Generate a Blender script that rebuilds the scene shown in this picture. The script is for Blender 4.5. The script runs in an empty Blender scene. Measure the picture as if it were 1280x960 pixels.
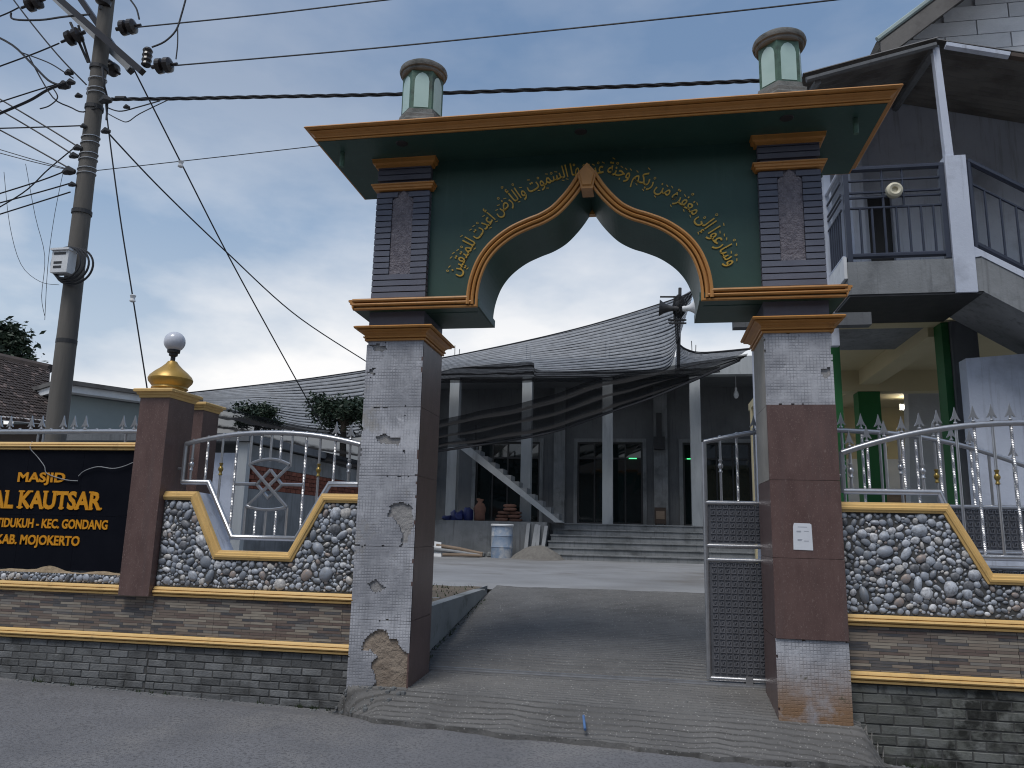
import bpy, bmesh, math, random
from mathutils import Vector, Matrix, noise
random.seed(7)
R = math.radians
S = bpy.context.scene
C = S.collection

# ---------------------------------------------------------------- camera
cam_d = bpy.data.cameras.new('camera'); cam = bpy.data.objects.new('camera', cam_d); C.objects.link(cam)
cam_d.sensor_fit = 'HORIZONTAL'; cam_d.sensor_width = 36.0; cam_d.lens = 26.90
cam_d.clip_start = 0.05; cam_d.clip_end = 3000
def aim(loc, yaw, pitch, roll):
    f = Vector((math.sin(yaw)*math.cos(pitch), math.cos(yaw)*math.cos(pitch), math.sin(pitch)))
    r0 = Vector((math.cos(yaw), -math.sin(yaw), 0)); u0 = r0.cross(f)
    r = r0*math.cos(roll) + u0*math.sin(roll); u = -r0*math.sin(roll) + u0*math.cos(roll)
    m = Matrix((r, u, -f)).transposed().to_4x4(); m.translation = Vector(loc); return m
cam.matrix_world = aim((2.4568, -6.3481, 1.3633), R(-10.0735), R(10.7965), R(1.3533))
S.camera = cam

# ---------------------------------------------------------------- world and sun
SUN_EL, SUN_AZ = 62.0, 200.0          # degrees; azimuth clockwise from +Y: behind the camera, a little to its left
W = bpy.data.worlds.new('World'); S.world = W; W.use_nodes = True
nt = W.node_tree; nt.nodes.clear(); L = nt.links.new
def N(t, **k):
    n = nt.nodes.new(t)
    for a, b in k.items(): setattr(n, a, b)
    return n
sky = N('ShaderNodeTexSky', sky_type='NISHITA', sun_disc=False, sun_elevation=R(SUN_EL), sun_rotation=R(SUN_AZ), dust_density=2.0)
tc = N('ShaderNodeTexCoord'); sep = N('ShaderNodeSeparateXYZ'); L(tc.outputs['Generated'], sep.inputs[0])
mp = N('ShaderNodeMapping'); mp.inputs['Scale'].default_value = (1.0, 1.0, 2.3); mp.inputs['Location'].default_value = (0.35, 0.1, 0.25)
L(tc.outputs['Generated'], mp.inputs[0])
n1 = N('ShaderNodeTexNoise'); n1.inputs['Scale'].default_value = 2.1; n1.inputs['Detail'].default_value = 7; n1.inputs['Roughness'].default_value = 0.52
L(mp.outputs[0], n1.inputs['Vector'])
r1 = N('ShaderNodeValToRGB'); r1.color_ramp.elements[0].position = 0.43; r1.color_ramp.elements[1].position = 0.63
L(n1.outputs['Fac'], r1.inputs[0])
# the cloud deck: blue grey overhead, paler and thinner towards the horizon
grad = N('ShaderNodeValToRGB'); ce = grad.color_ramp.elements
ce[0].position = 0.0; ce[0].color = (4.3, 4.8, 5.7, 1); ce[1].position = 0.75; ce[1].color = (1.3, 2.1, 3.6, 1)
e = ce.new(0.22); e.color = (4.0, 4.85, 5.9, 1)
e = ce.new(0.36); e.color = (2.55, 3.55, 5.0, 1)
e = ce.new(0.50); e.color = (1.5, 2.35, 3.75, 1)
L(sep.outputs['Z'], grad.inputs[0])
lit = N('ShaderNodeMix', data_type='RGBA', blend_type='MIX'); lit.inputs[7].default_value = (9.0, 8.8, 8.6, 1)
fade = N('ShaderNodeMapRange'); fade.inputs[1].default_value = 0.22; fade.inputs[2].default_value = 0.46; fade.inputs[3].default_value = 0.95; fade.inputs[4].default_value = 0.18
L(sep.outputs['Z'], fade.inputs[0])
mul = N('ShaderNodeMath', operation='MULTIPLY'); L(r1.outputs[0], mul.inputs[0]); L(fade.outputs[0], mul.inputs[1])
L(mul.outputs[0], lit.inputs[0]); L(grad.outputs[0], lit.inputs[6])
cover = N('ShaderNodeMix', data_type='RGBA', blend_type='MIX'); cover.inputs[0].default_value = 0.9
L(sky.outputs[0], cover.inputs[6]); L(lit.outputs[2], cover.inputs[7])
bg = N('ShaderNodeBackground'); bg.inputs['Strength'].default_value = 0.084
out = N('ShaderNodeOutputWorld'); L(cover.outputs[2], bg.inputs['Color']); L(bg.outputs[0], out.inputs['Surface'])
sun_d = bpy.data.lights.new('sun', 'SUN'); sun_d.energy = 1.5; sun_d.angle = R(26); sun_d.color = (1.0, 0.97, 0.93)
sun = bpy.data.objects.new('sun', sun_d); C.objects.link(sun)
sd = Vector((math.sin(R(SUN_AZ))*math.cos(R(SUN_EL)), math.cos(R(SUN_AZ))*math.cos(R(SUN_EL)), math.sin(R(SUN_EL))))
sun.rotation_euler = (-sd).to_track_quat('-Z', 'Y').to_euler()
S.view_settings.view_transform = 'Standard'; S.view_settings.look = 'None'; S.view_settings.gamma = 1.0
S.view_settings.use_curve_mapping = False; S.view_settings.exposure = 0.55
S.cycles.filter_width = 1.1; S.cycles.max_bounces = 6; S.cycles.diffuse_bounces = 3; S.cycles.transparent_max_bounces = 12

# ---------------------------------------------------------------- materials
def newmat(name):
    m = bpy.data.materials.new(name); m.use_nodes = True
    t = m.node_tree; return m, t, t.nodes['Principled BSDF'], t.links.new
def nd(t, ty, **k):
    n = t.nodes.new(ty)
    for a, b in k.items(): setattr(n, a, b)
    return n
def mixc(t, fac, a, b, blend='MIX'):
    n = nd(t, 'ShaderNodeMix', data_type='RGBA', blend_type=blend)
    for i, v in ((0, fac), (6, a), (7, b)):
        if isinstance(v, (int, float)): n.inputs[i].default_value = v
        elif isinstance(v, tuple): n.inputs[i].default_value = v + (1,) if len(v) == 3 else v
        else: t.links.new(v, n.inputs[i])
    return n.outputs[2]
def coords(t, scale=(1, 1, 1), world=False):
    tc = nd(t, 'ShaderNodeTexCoord'); m = nd(t, 'ShaderNodeMapping'); m.inputs['Scale'].default_value = scale
    if world:
        g = nd(t, 'ShaderNodeNewGeometry'); t.links.new(g.outputs['Position'], m.inputs[0])
    else: t.links.new(tc.outputs['Object'], m.inputs[0])
    return m.outputs[0]
def noise_f(t, vec, scale, detail=5, rough=0.55):
    n = nd(t, 'ShaderNodeTexNoise'); n.inputs['Scale'].default_value = scale; n.inputs['Detail'].default_value = detail; n.inputs['Roughness'].default_value = rough
    t.links.new(vec, n.inputs['Vector']); return n.outputs['Fac']
def ramp(t, fac, lo, hi, a=(0, 0, 0), b=(1, 1, 1)):
    n = nd(t, 'ShaderNodeValToRGB'); e = n.color_ramp.elements
    e[0].position = lo; e[1].position = hi; e[0].color = a + (1,); e[1].color = b + (1,)
    t.links.new(fac, n.inputs[0]); return n.outputs[0]
def bump(t, p, h, strength=0.3, dist=0.01):
    b = nd(t, 'ShaderNodeBump'); b.inputs['Strength'].default_value = strength; b.inputs['Distance'].default_value = dist
    t.links.new(h, b.inputs['Height']); t.links.new(b.outputs[0], p.inputs['Normal'])
def plain(name, c1, c2=None, scale=3.0, rough=0.6, metal=0.0, bmp=0.2, bscale=60, dirt=None, dscale=1.3, dlo=0.5, dhi=0.7, stretch=(1, 1, 1), rand=0.0, spec=0.5, world=False, bdist=0.01, streak=None, slo=.55, shi=.8, speck=None, sscale=160, klo=.60, khi=.68):
    m, t, p, l = newmat(name); v = coords(t, stretch, world)
    c2 = c2 or tuple(x*0.72 for x in c1)
    col = mixc(t, ramp(t, noise_f(t, v, scale, 6, 0.6), 0.3, 0.7), c1, c2)
    if dirt: col = mixc(t, ramp(t, noise_f(t, v, dscale, 8, 0.65), dlo, dhi), col, dirt)
    if streak: col = mixc(t, ramp(t, noise_f(t, coords(t, (9, 9, .55), world), 1.5, 7, .65), slo, shi), col, streak)
    if speck: col = mixc(t, ramp(t, noise_f(t, v, sscale, 3, .7), klo, khi), col, speck)
    if rand:
        oi = nd(t, 'ShaderNodeObjectInfo'); mr = nd(t, 'ShaderNodeMapRange'); mr.inputs[3].default_value = 1 - rand; mr.inputs[4].default_value = 1 + rand
        l(oi.outputs['Random'], mr.inputs[0]); cmb = nd(t, 'ShaderNodeCombineColor')
        for i in range(3): l(mr.outputs[0], cmb.inputs[i])
        col = mixc(t, 1.0, col, cmb.outputs[0], 'MULTIPLY')
    l(col, p.inputs['Base Color']); p.inputs['Roughness'].default_value = rough; p.inputs['Metallic'].default_value = metal
    p.inputs['Specular IOR Level'].default_value = spec
    if bmp: bump(t, p, noise_f(t, v, bscale, 4, 0.6), bmp, bdist)
    return m
M = {}
M['asphalt'] = plain('asphalt', (.205, .205, .215), (.14, .14, .147), .9, .88, bmp=.9, bscale=110, speck=(.10, .10, .106), sscale=48, klo=.48, khi=.64,  dirt=(.26, .25, .24), dscale=.7, dlo=.5, dhi=.75, world=True)
M['court'] = plain('courtyard_cement', (.31, .315, .325), (.19, .19, .19), .5, .85, bmp=.3, bscale=40, dirt=(.15, .14, .13), dscale=.35, dlo=.52, dhi=.68, world=True)
def drive_mat():
    m, t, p, l = newmat('ridged_concrete'); v = coords(t, world=True)
    col = mixc(t, ramp(t, noise_f(t, v, 1.6, 7, .62), .34, .68), (.175, .17, .163), (.12, .117, .114))
    col = mixc(t, ramp(t, noise_f(t, coords(t, (.45, 2.2, 1), True), 1.6, 7, .65), .54, .78), col, (.10, .098, .096))
    vy = coords(t, (0.10, 1, 0), True)
    w = nd(t, 'ShaderNodeTexWave', wave_type='BANDS', bands_direction='Y'); w.inputs['Scale'].default_value = 5.0; w.inputs['Distortion'].default_value = .5; w.inputs['Detail'].default_value = 4; w.inputs['Detail Scale'].default_value = 6
    l(v, w.inputs['Vector'])
    gm = nd(t, 'ShaderNodeMath', operation='MULTIPLY'); l(ramp(t, w.outputs['Fac'], .50, .90), gm.inputs[0]); l(ramp(t, noise_f(t, v, 2.3, 5, .6), .28, .58), gm.inputs[1])
    col = mixc(t, gm.outputs[0], col, (.075, .072, .068))                 # dark bands painted in as the ridges' groove shade
    vo = nd(t, 'ShaderNodeTexVoronoi'); vo.inputs['Scale'].default_value = 42; l(v, vo.inputs['Vector'])
    col = mixc(t, ramp(t, vo.outputs['Distance'], .10, .30, (1, 1, 1), (0, 0, 0)), col, mixc(t, ramp(t, noise_f(t, v, 40, 2, .5), .4, .6), (.07, .068, .065), (.36, .35, .33)))
    l(col, p.inputs['Base Color']); p.inputs['Roughness'].default_value = .9
    h = nd(t, 'ShaderNodeMath', operation='ADD'); l(noise_f(t, v, 55, 6, .7), h.inputs[0]); l(w.outputs['Fac'], h.inputs[1]); bump(t, p, h.outputs[0], .8, .012); return m
M['drive'] = drive_mat()
M['ground'] = plain('ground_earth', (.16, .13, .10), (.09, .08, .06), .3, .9)
M['kerb'] = plain('kerb_cement', (.30, .31, .31), (.22, .23, .23), 2, .85, dirt=(.08, .09, .07), dscale=2.5, dlo=.58, dhi=.75)
M['gold'] = plain('ochre_gold_paint', (.52, .245, .065), (.43, .19, .045), 4, .45, bmp=.08, bscale=30, dirt=(.30, .13, .03), dscale=5, dlo=.6, dhi=.8, streak=(.26, .13, .05), slo=.58, shi=.85)
M['gold2'] = plain('pale_gold_paint', (.74, .49, .19), (.66, .42, .15), 3, .45, bmp=.08, bscale=30, dirt=(.33, .20, .07), dscale=4, dlo=.6, dhi=.82, streak=(.36, .24, .11), slo=.58, shi=.85)
M['goldmetal'] = plain('dome_gold_paint', (.50, .31, .07), (.40, .25, .06), 4, .38, metal=.35, bmp=.05)
M['slate'] = plain('slate_blue_paint', (.125, .135, .175), (.095, .10, .135), 3, .55, bmp=.12, bscale=50)
M['niche'] = plain('rough_grey_render', (.31, .285, .31), (.17, .155, .18), 26, .9, bmp=1.0, bscale=55, bdist=.03)
M['green'] = plain('dark_green_paint', (.031, .084, .068), (.023, .063, .051), 1.8, .5, bmp=.08, bscale=25, dirt=(.03, .06, .048), dscale=2.2, dlo=.55, dhi=.8, streak=(.05, .10, .085), slo=.56, shi=.85)
M['granite'] = plain('brown_granite_tile', (.155, .098, .088), (.105, .064, .058), 9, .34, bmp=.02, dirt=(.25, .185, .165), dscale=55, dlo=.60, dhi=.74, stretch=(1, 1, .4), streak=(.12, .085, .08), speck=(.24, .18, .16), sscale=150)
M['plaster'] = plain('beige_plaster', (.38, .35, .31), (.27, .25, .22), 3, .85)
M['substrate'] = plain('sandy_mortar', (.35, .285, .225), (.23, .185, .145), 5, .95, bmp=.8, bscale=22, dirt=(.16, .12, .09), dscale=3, dlo=.58, dhi=.75, bdist=.03)
M['greybed'] = plain('grey_adhesive_bed', (.36, .35, .34), (.26, .25, .245), 6, .95, bmp=.8, bscale=30, bdist=.02)
M['mortar'] = plain('dark_mortar', (.085, .085, .083), None, 5, .95)
M['brick'] = plain('grey_brick', (.165, .17, .172), (.10, .103, .105), 9, .85, bmp=.7, bscale=50, dirt=(.04, .04, .037), dscale=2.2, dlo=.55, dhi=.70, rand=.34, world=True, streak=(.05, .048, .044), slo=.60, shi=.75)
M['brick_mossy'] = plain('mossy_grey_brick', (.15, .155, .15), (.11, .115, .10), 9, .85, bmp=.5, bscale=60, dirt=(.02, .021, .018), dscale=2.4, dlo=.50, dhi=.60, rand=.34, world=True)
M['signblack'] = plain('black_granite', (.006, .007, .011), (.010, .011, .016), 3, .30, bmp=0, spec=.06)
M['letter'] = plain('amber_letter_paint', (.72, .32, .012), (.62, .25, .01), 20, .4, bmp=0)
M['callig'] = plain('gold_calligraphy_paint', (.66, .43, .06), (.52, .33, .04), 20, .4, bmp=0)
M['steel'] = plain('stainless_steel', (.50, .505, .52), (.40, .405, .42), 12, .32, metal=.75, bmp=.03)
M['darksteel'] = plain('embossed_sheet', (.20, .205, .225), (.14, .145, .16), 6, .42, metal=.55, bmp=.05)
M['embossteel'] = plain('raised_sheet', (.27, .275, .30), (.20, .205, .225), 6, .4, metal=.6, bmp=.05)
M['cream_light'] = plain('cream_enamel', (.62, .58, .44), (.52, .48, .36), 4, .5, bmp=0)
M['brass'] = plain('brass_collar', (.38, .27, .08), (.27, .19, .06), 20, .35, metal=.7, bmp=0)
M['pole'] = plain('concrete_pole', (.15, .138, .122), (.085, .078, .07), 1.2, .85, bmp=.3, bscale=40, stretch=(5, 5, .5), dirt=(.07, .065, .06), dscale=1.0, dlo=.55, dhi=.75)
M['iron'] = plain('dark_iron', (.05, .05, .052), (.03, .03, .032), 8, .6, metal=.3)
M['cable'] = plain('black_cable', (.018, .019, .024), None, 5, .6, bmp=0)
M['ceramic'] = plain('brown_ceramic', (.030, .024, .022), None, 5, .3, bmp=0)
M['white'] = plain('white_paint', (.72, .73, .74), (.60, .61, .62), 3, .55, bmp=.1, dirt=(.40, .40, .39), dscale=2, dlo=.6, dhi=.8)
M['bluewhite'] = plain('pale_blue_render', (.56, .60, .69), (.45, .49, .58), 1.4, .75, bmp=.25, bscale=35, dirt=(.26, .28, .33), dscale=1.2, dlo=.55, dhi=.78, streak=(.25, .265, .30), slo=.55, shi=.8)
M['navy'] = plain('navy_steel_paint', (.030, .038, .062), (.022, .028, .048), 6, .45, bmp=0)
M['cement'] = plain('raw_cement', (.27, .28, .29), (.17, .18, .185), 1.6, .88, bmp=.35, bscale=30, dirt=(.105, .11, .115), dscale=1.3, dlo=.53, dhi=.7, streak=(.12, .125, .13), slo=.52, shi=.75)
M['darkcement'] = plain('shaded_render', (.165, .173, .182), (.115, .121, .128), 1.2, .88, bmp=.3, bscale=25, streak=(.06, .063, .068))  # on the hall walls: deep porch shade put into a darker cement colour
M['column'] = plain('pale_cement_column', (.46, .48, .49), (.34, .36, .37), 1.5, .85, bmp=.25, bscale=25, stretch=(2, 2, .4), dirt=(.24, .25, .26), dscale=1.2, dlo=.55, dhi=.75)
M['cream'] = plain('cream_paint', (.58, .50, .31), (.50, .43, .26), .8, .7, bmp=.1)
M['leafgreen'] = plain('bright_green_paint', (.012, .13, .030), (.01, .10, .022), 2, .5, bmp=.05)
M['glass'] = plain('dark_green_glass', (.006, .012, .013), (.004, .009, .010), .3, .04, bmp=0, spec=.8)
M['frame'] = plain('dark_frame', (.03, .03, .032), None, 5, .5, bmp=0)
M['roofsheet'] = plain('grey_roof_sheet', (.15, .14, .13), (.09, .085, .08), 1.5, .7, bmp=.2, bscale=15, dirt=(.06, .05, .045), dscale=1.5)
M['tile_a'] = plain('dark_clay_tile', (.062, .047, .043), (.035, .028, .027), 8, .9, bmp=.3)
M['tile_b'] = plain('faded_clay_tile', (.17, .13, .12), (.10, .075, .068), 8, .9, bmp=.3)
M['redbrick'] = plain('red_brick', (.22, .07, .042), (.15, .05, .03), 9, .9, bmp=.4, rand=.25)
M['palegreen'] = plain('pale_green_wall', (.30, .345, .345), (.24, .28, .28), .8, .8, bmp=.1)
M['globe'] = plain('milky_globe', (.62, .64, .70), (.54, .56, .62), 4, .2, bmp=0)
M['lantern_green'] = plain('verdigris_paint', (.085, .17, .125), (.05, .10, .075), 6, .6, bmp=.3, dirt=(.03, .045, .035), dscale=6, dlo=.5, dhi=.7)
M['lantern_grey'] = plain('weathered_stone', (.20, .20, .19), (.115, .12, .115), 8, .85, bmp=.5, dirt=(.045, .05, .045), dscale=5, dlo=.5, dhi=.7)
M['lantern_pane'] = plain('pale_green_glass', (.50, .66, .62), (.40, .56, .52), 2.5, .2, bmp=0)
M['sack'] = plain('cement_sack_paper', (.20, .10, .07), (.14, .07, .05), 8, .85, bmp=.5, rand=.2)
M['bluedrum'] = plain('chalky_blue_drum', (.16, .24, .36), (.30, .34, .40), 5, .6, bmp=.2, dirt=(.45, .46, .47), dscale=3, dlo=.48, dhi=.62)
M['bluebag'] = plain('blue_plastic', (.02, .03, .13), None, 4, .4, bmp=.2)
M['wood'] = plain('weathered_wood', (.28, .21, .155), (.19, .14, .10), 3, .8, stretch=(1, 1, 9), bmp=.3)
M['greywood'] = plain('grey_wood', (.32, .33, .34), (.22, .23, .24), 3, .8, bmp=.3)
M['sand'] = plain('grey_sand', (.20, .19, .17), (.14, .13, .12), 12, .95, bmp=.8, bscale=60)
M['drysand'] = plain('dry_sand_straw', (.40, .31, .20), (.27, .20, .13), 20, .95, bmp=.9, bscale=60)
M['stone'] = plain('rubble_stone', (.20, .21, .21), (.13, .135, .14), 6, .9, bmp=.5, rand=.2)
M['paper'] = plain('white_paper', (.74, .76, .80), (.66, .68, .72), 8, .7, bmp=0)
M['ink'] = plain('grey_print', (.30, .32, .38), None, 8, .8, bmp=0)
M['darkwood'] = plain('dark_wood_box', (.075, .052, .04), None, 6, .7)
M['bark'] = plain('bark', (.08, .065, .05), None, 8, .9, bmp=.5)
M['leaf'] = plain('leaf', (.024, .046, .022), (.012, .026, .013), 3, .6, bmp=0, world=True)
M['soil'] = plain('brown_soil', (.17, .135, .10), (.10, .085, .065), 6, .95, bmp=.8, bscale=40, world=True)
M['moss'] = plain('grass_blades', (.035, .062, .022), (.05, .065, .03), 6, .8, bmp=0, world=True)
M['bluepipe'] = plain('blue_pipe', (.10, .20, .42), None, 6, .5, bmp=0)
M['tilewall'] = plain('added_row_wall', (.16, .15, .14), (.10, .095, .09), 1.0, .9)
M['tinroof'] = plain('green_grey_fascia', (.36, .44, .43), (.28, .34, .33), 2, .6)
M['blockwall'] = plain('limestone_block', (.66, .67, .69), (.52, .53, .55), 2, .9, bmp=.4, bscale=18, rand=.12)
m, t, p, l = newmat('lit_tube'); p.inputs['Emission Color'].default_value = (1, .93, .78, 1); p.inputs['Emission Strength'].default_value = 26.0; M['tube'] = m
m, t, p, l = newmat('green_neon'); p.inputs['Emission Color'].default_value = (.05, 1, .25, 1); p.inputs['Emission Strength'].default_value = 1.5; M['neon'] = m

# mosaic-backed tile bed left where the facing tiles have come away
def mosaic(name, rust):
    m, t, p, l = newmat(name); v = coords(t)
    sx = nd(t, 'ShaderNodeSeparateXYZ'); l(v, sx.inputs[0])
    def saw(o):
        a = nd(t, 'ShaderNodeMath', operation='MULTIPLY'); a.inputs[1].default_value = 1/.026; l(o, a.inputs[0])
        b = nd(t, 'ShaderNodeMath', operation='PINGPONG'); b.inputs[1].default_value = .5; l(a.outputs[0], b.inputs[0]); return b.outputs[0]
    mn = nd(t, 'ShaderNodeMath', operation='MINIMUM'); l(saw(sx.outputs['X']), mn.inputs[0]); l(saw(sx.outputs['Z']), mn.inputs[1])
    n_big = noise_f(t, v, 2.6, 7, .65); n_mid = noise_f(t, v, 9, 6, .65)
    gridmask = ramp(t, n_mid, .36, .64)
    line = ramp(t, mn.outputs[0], .04, .16, (1, 1, 1), (0, 0, 0))
    lm = nd(t, 'ShaderNodeMath', operation='MULTIPLY'); l(line, lm.inputs[0]); l(gridmask, lm.inputs[1])
    col = mixc(t, ramp(t, n_big, .36, .62), (.52, .525, .555), (.27, .275, .30))
    col = mixc(t, ramp(t, noise_f(t, coords(t, (7, 7, .8)), 1.6, 6, .6), .55, .8), col, (.24, .245, .265))
    col = mixc(t, lm.outputs[0], col, (.235, .24, .26))
    col = mixc(t, ramp(t, noise_f(t, v, 14, 8, .7), .62, .74), col, (.16, .16, .165))
    col = mixc(t, ramp(t, noise_f(t, v, 3.3, 8, .7), .60, .70), col, (.60, .60, .63))
    col = mixc(t, ramp(t, noise_f(t, coords(t, (1.3, 1, 1)), 1.7, 6, .7), .58, .70), col, (.30, .28, .25))
    if rust:
        g = nd(t, 'ShaderNodeMapRange'); g.inputs[1].default_value = .50; g.inputs[2].default_value = .10; l(sx.outputs['Z'], g.inputs[0])
        ad = nd(t, 'ShaderNodeMath', operation='MULTIPLY'); l(g.outputs[0], ad.inputs[0]); l(ramp(t, noise_f(t, v, 4.5, 7, .65), .28, .52), ad.inputs[1])
        col = mixc(t, ad.outputs[0], col, (.25, .15, .085))
        col = mixc(t, ramp(t, noise_f(t, v, 7, 6, .7), .60, .70), col, (.10, .095, .06))
    l(col, p.inputs['Base Color']); p.inputs['Roughness'].default_value = .85
    sb = nd(t, 'ShaderNodeMath', operation='SUBTRACT'); l(noise_f(t, v, 50, 5, .6), sb.inputs[0]); l(lm.outputs[0], sb.inputs[1])
    bump(t, p, sb.outputs[0], .5, .006); return m
M['mosaic'] = mosaic('mosaic_tile_bed', False); M['mosaic_rust'] = mosaic('rust_stained_tile_bed', True)

# ledger-stone strips: thin courses of mixed browns and greys
def ledger():
    m, t, p, l = newmat('ledger_strip_tile'); v = coords(t)
    sx = nd(t, 'ShaderNodeSeparateXYZ'); l(v, sx.inputs[0]); cb = nd(t, 'ShaderNodeCombineXYZ'); l(sx.outputs['X'], cb.inputs[0]); l(sx.outputs['Z'], cb.inputs[1])
    b = nd(t, 'ShaderNodeTexBrick'); b.inputs['Scale'].default_value = 1.0; b.inputs['Brick Width'].default_value = .21; b.inputs['Row Height'].default_value = .0225
    b.inputs['Mortar Size'].default_value = .0016; b.inputs['Color1'].default_value = (0, 0, 0, 1); b.inputs['Color2'].default_value = (1, 1, 1, 1); b.inputs['Mortar'].default_value = (.5, .5, .5, 1)
    b.offset = .37; b.squash = .7; b.squash_frequency = 3; l(cb.outputs[0], b.inputs['Vector'])
    r = nd(t, 'ShaderNodeValToRGB'); r.color_ramp.interpolation = 'CONSTANT'; e = r.color_ramp.elements
    for i, (q, c) in enumerate([(0, (.075, .076, .084)), (.16, (.185, .145, .12)), (.34, (.27, .225, .18)), (.52, (.15, .108, .093)), (.66, (.33, .29, .235)), (.82, (.105, .105, .11)), (.93, (.23, .215, .195))]):
        if i < 2: e[i].position = q; e[i].color = c + (1,)
        else: x = e.new(q); x.color = c + (1,)
    l(b.outputs['Color'], r.inputs[0])
    col = mixc(t, ramp(t, noise_f(t, coords(t, (6, 1, 40)), 2.0, 5, .6), .45, .85), r.outputs[0], (.20, .165, .14)); 
    col = mixc(t, b.outputs['Fac'], col, (.05, .045, .04))
    l(col, p.inputs['Base Color']); p.inputs['Roughness'].default_value = .5
    inv = nd(t, 'ShaderNodeMath', operation='SUBTRACT'); l(b.outputs['Color'], inv.inputs[0]); l(b.outputs['Fac'], inv.inputs[1]); bump(t, p, inv.outputs[0], .5, .006)
    return m
M['ledger'] = ledger()

# river pebbles: colour by object, veined
def pebble_mat(name, per_island):
    m, t, p, l = newmat(name)
    if per_island: src = nd(t, 'ShaderNodeNewGeometry').outputs['Random Per Island']
    else: src = nd(t, 'ShaderNodeObjectInfo').outputs['Random']
    r = nd(t, 'ShaderNodeValToRGB'); e = r.color_ramp.elements
    for i, (q, c) in enumerate([(0, (.19, .215, .25)), (.13, (.52, .55, .60)), (.27, (.29, .32, .37)), (.40, (.60, .57, .53)), (.50, (.38, .41, .46)), (.62, (.11, .115, .125)), (.72, (.33, .26, .22)), (.79, (.70, .71, .73)), (.90, (.46, .50, .56))]):
        if i < 2: e[i].position = q; e[i].color = c + (1,)
        else: x = e.new(q); x.color = c + (1,)
    r.color_ramp.interpolation = 'CONSTANT'; l(src, r.inputs[0])
    v = coords(t, world=True); col = mixc(t, ramp(t, noise_f(t, v, 40, 6, .6), .4, .7), r.outputs[0], (.23, .235, .25))
    l(col, p.inputs['Base Color']); p.inputs['Roughness'].default_value = .42; bump(t, p, noise_f(t, v, 90, 4, .6), .15, .01); return m
M['pebble'] = pebble_mat('river_pebble', False); M['pebble_small'] = pebble_mat('small_river_pebble', True)

# knitted shade net: strips with doubled dark seams, partly see-through
def net(name, c, seam, alpha, rows):
    m, t, p, l = newmat(name)
    uv = nd(t, 'ShaderNodeUVMap'); sx = nd(t, 'ShaderNodeSeparateXYZ'); l(uv.outputs[0], sx.inputs[0])
    a = nd(t, 'ShaderNodeMath', operation='MULTIPLY'); a.inputs[1].default_value = rows; l(sx.outputs['Y'], a.inputs[0])
    cb = nd(t, 'ShaderNodeCombineXYZ'); l(a.outputs[0], cb.inputs[1]); u8 = nd(t, 'ShaderNodeMath', operation='MULTIPLY'); u8.inputs[1].default_value = 9; l(sx.outputs['X'], u8.inputs[0]); l(u8.outputs[0], cb.inputs[0])
    wob = noise_f(t, cb.outputs[0], .9, 4, .6)
    ws = nd(t, 'ShaderNodeMath', operation='MULTIPLY_ADD'); ws.inputs[1].default_value = .9; l(wob, ws.inputs[0]); l(a.outputs[0], ws.inputs[2])
    pg = nd(t, 'ShaderNodeMath', operation='PINGPONG'); pg.inputs[1].default_value = .5; l(ws.outputs[0], pg.inputs[0])
    sm = ramp(t, pg.outputs[0], .10, .28, (1, 1, 1), (0, 0, 0))
    fine = nd(t, 'ShaderNodeCombineXYZ'); l(a.outputs[0], fine.inputs[1]); u9 = nd(t, 'ShaderNodeMath', operation='MULTIPLY'); u9.inputs[1].default_value = 60; l(sx.outputs['X'], u9.inputs[0]); l(u9.outputs[0], fine.inputs[0])
    patch = ramp(t, noise_f(t, fine.outputs[0], 1.3, 5, .7), .35, .7)
    col = mixc(t, patch, c, tuple(x*.55 for x in c)); col = mixc(t, sm, col, seam)
    l(col, p.inputs['Base Color']); p.inputs['Roughness'].default_value = .75
    tr = nd(t, 'ShaderNodeBsdfTransparent'); mx = nd(t, 'ShaderNodeMixShader'); o = t.nodes['Material Output']
    am = nd(t, 'ShaderNodeMapRange'); am.inputs[3].default_value = alpha; am.inputs[4].default_value = min(1, alpha + .25); l(sm, am.inputs[0])
    tl = nd(t, 'ShaderNodeBsdfTranslucent'); l(col, tl.inputs['Color']); m2 = nd(t, 'ShaderNodeMixShader'); m2.inputs[0].default_value = .45; l(p.outputs[0], m2.inputs[1]); l(tl.outputs[0], m2.inputs[2])
    l(am.outputs[0], mx.inputs[0]); l(tr.outputs[0], mx.inputs[1]); l(m2.outputs[0], mx.inputs[2]); l(mx.outputs[0], o.inputs['Surface'])
    return m
M['net_roof'] = net('striped_shade_net', (.58, .595, .62), (.05, .052, .058), .93, 19)
M['net_dark'] = net('black_shade_net', (.016, .017, .020), (.008, .008, .010), .74, 3)

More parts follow.
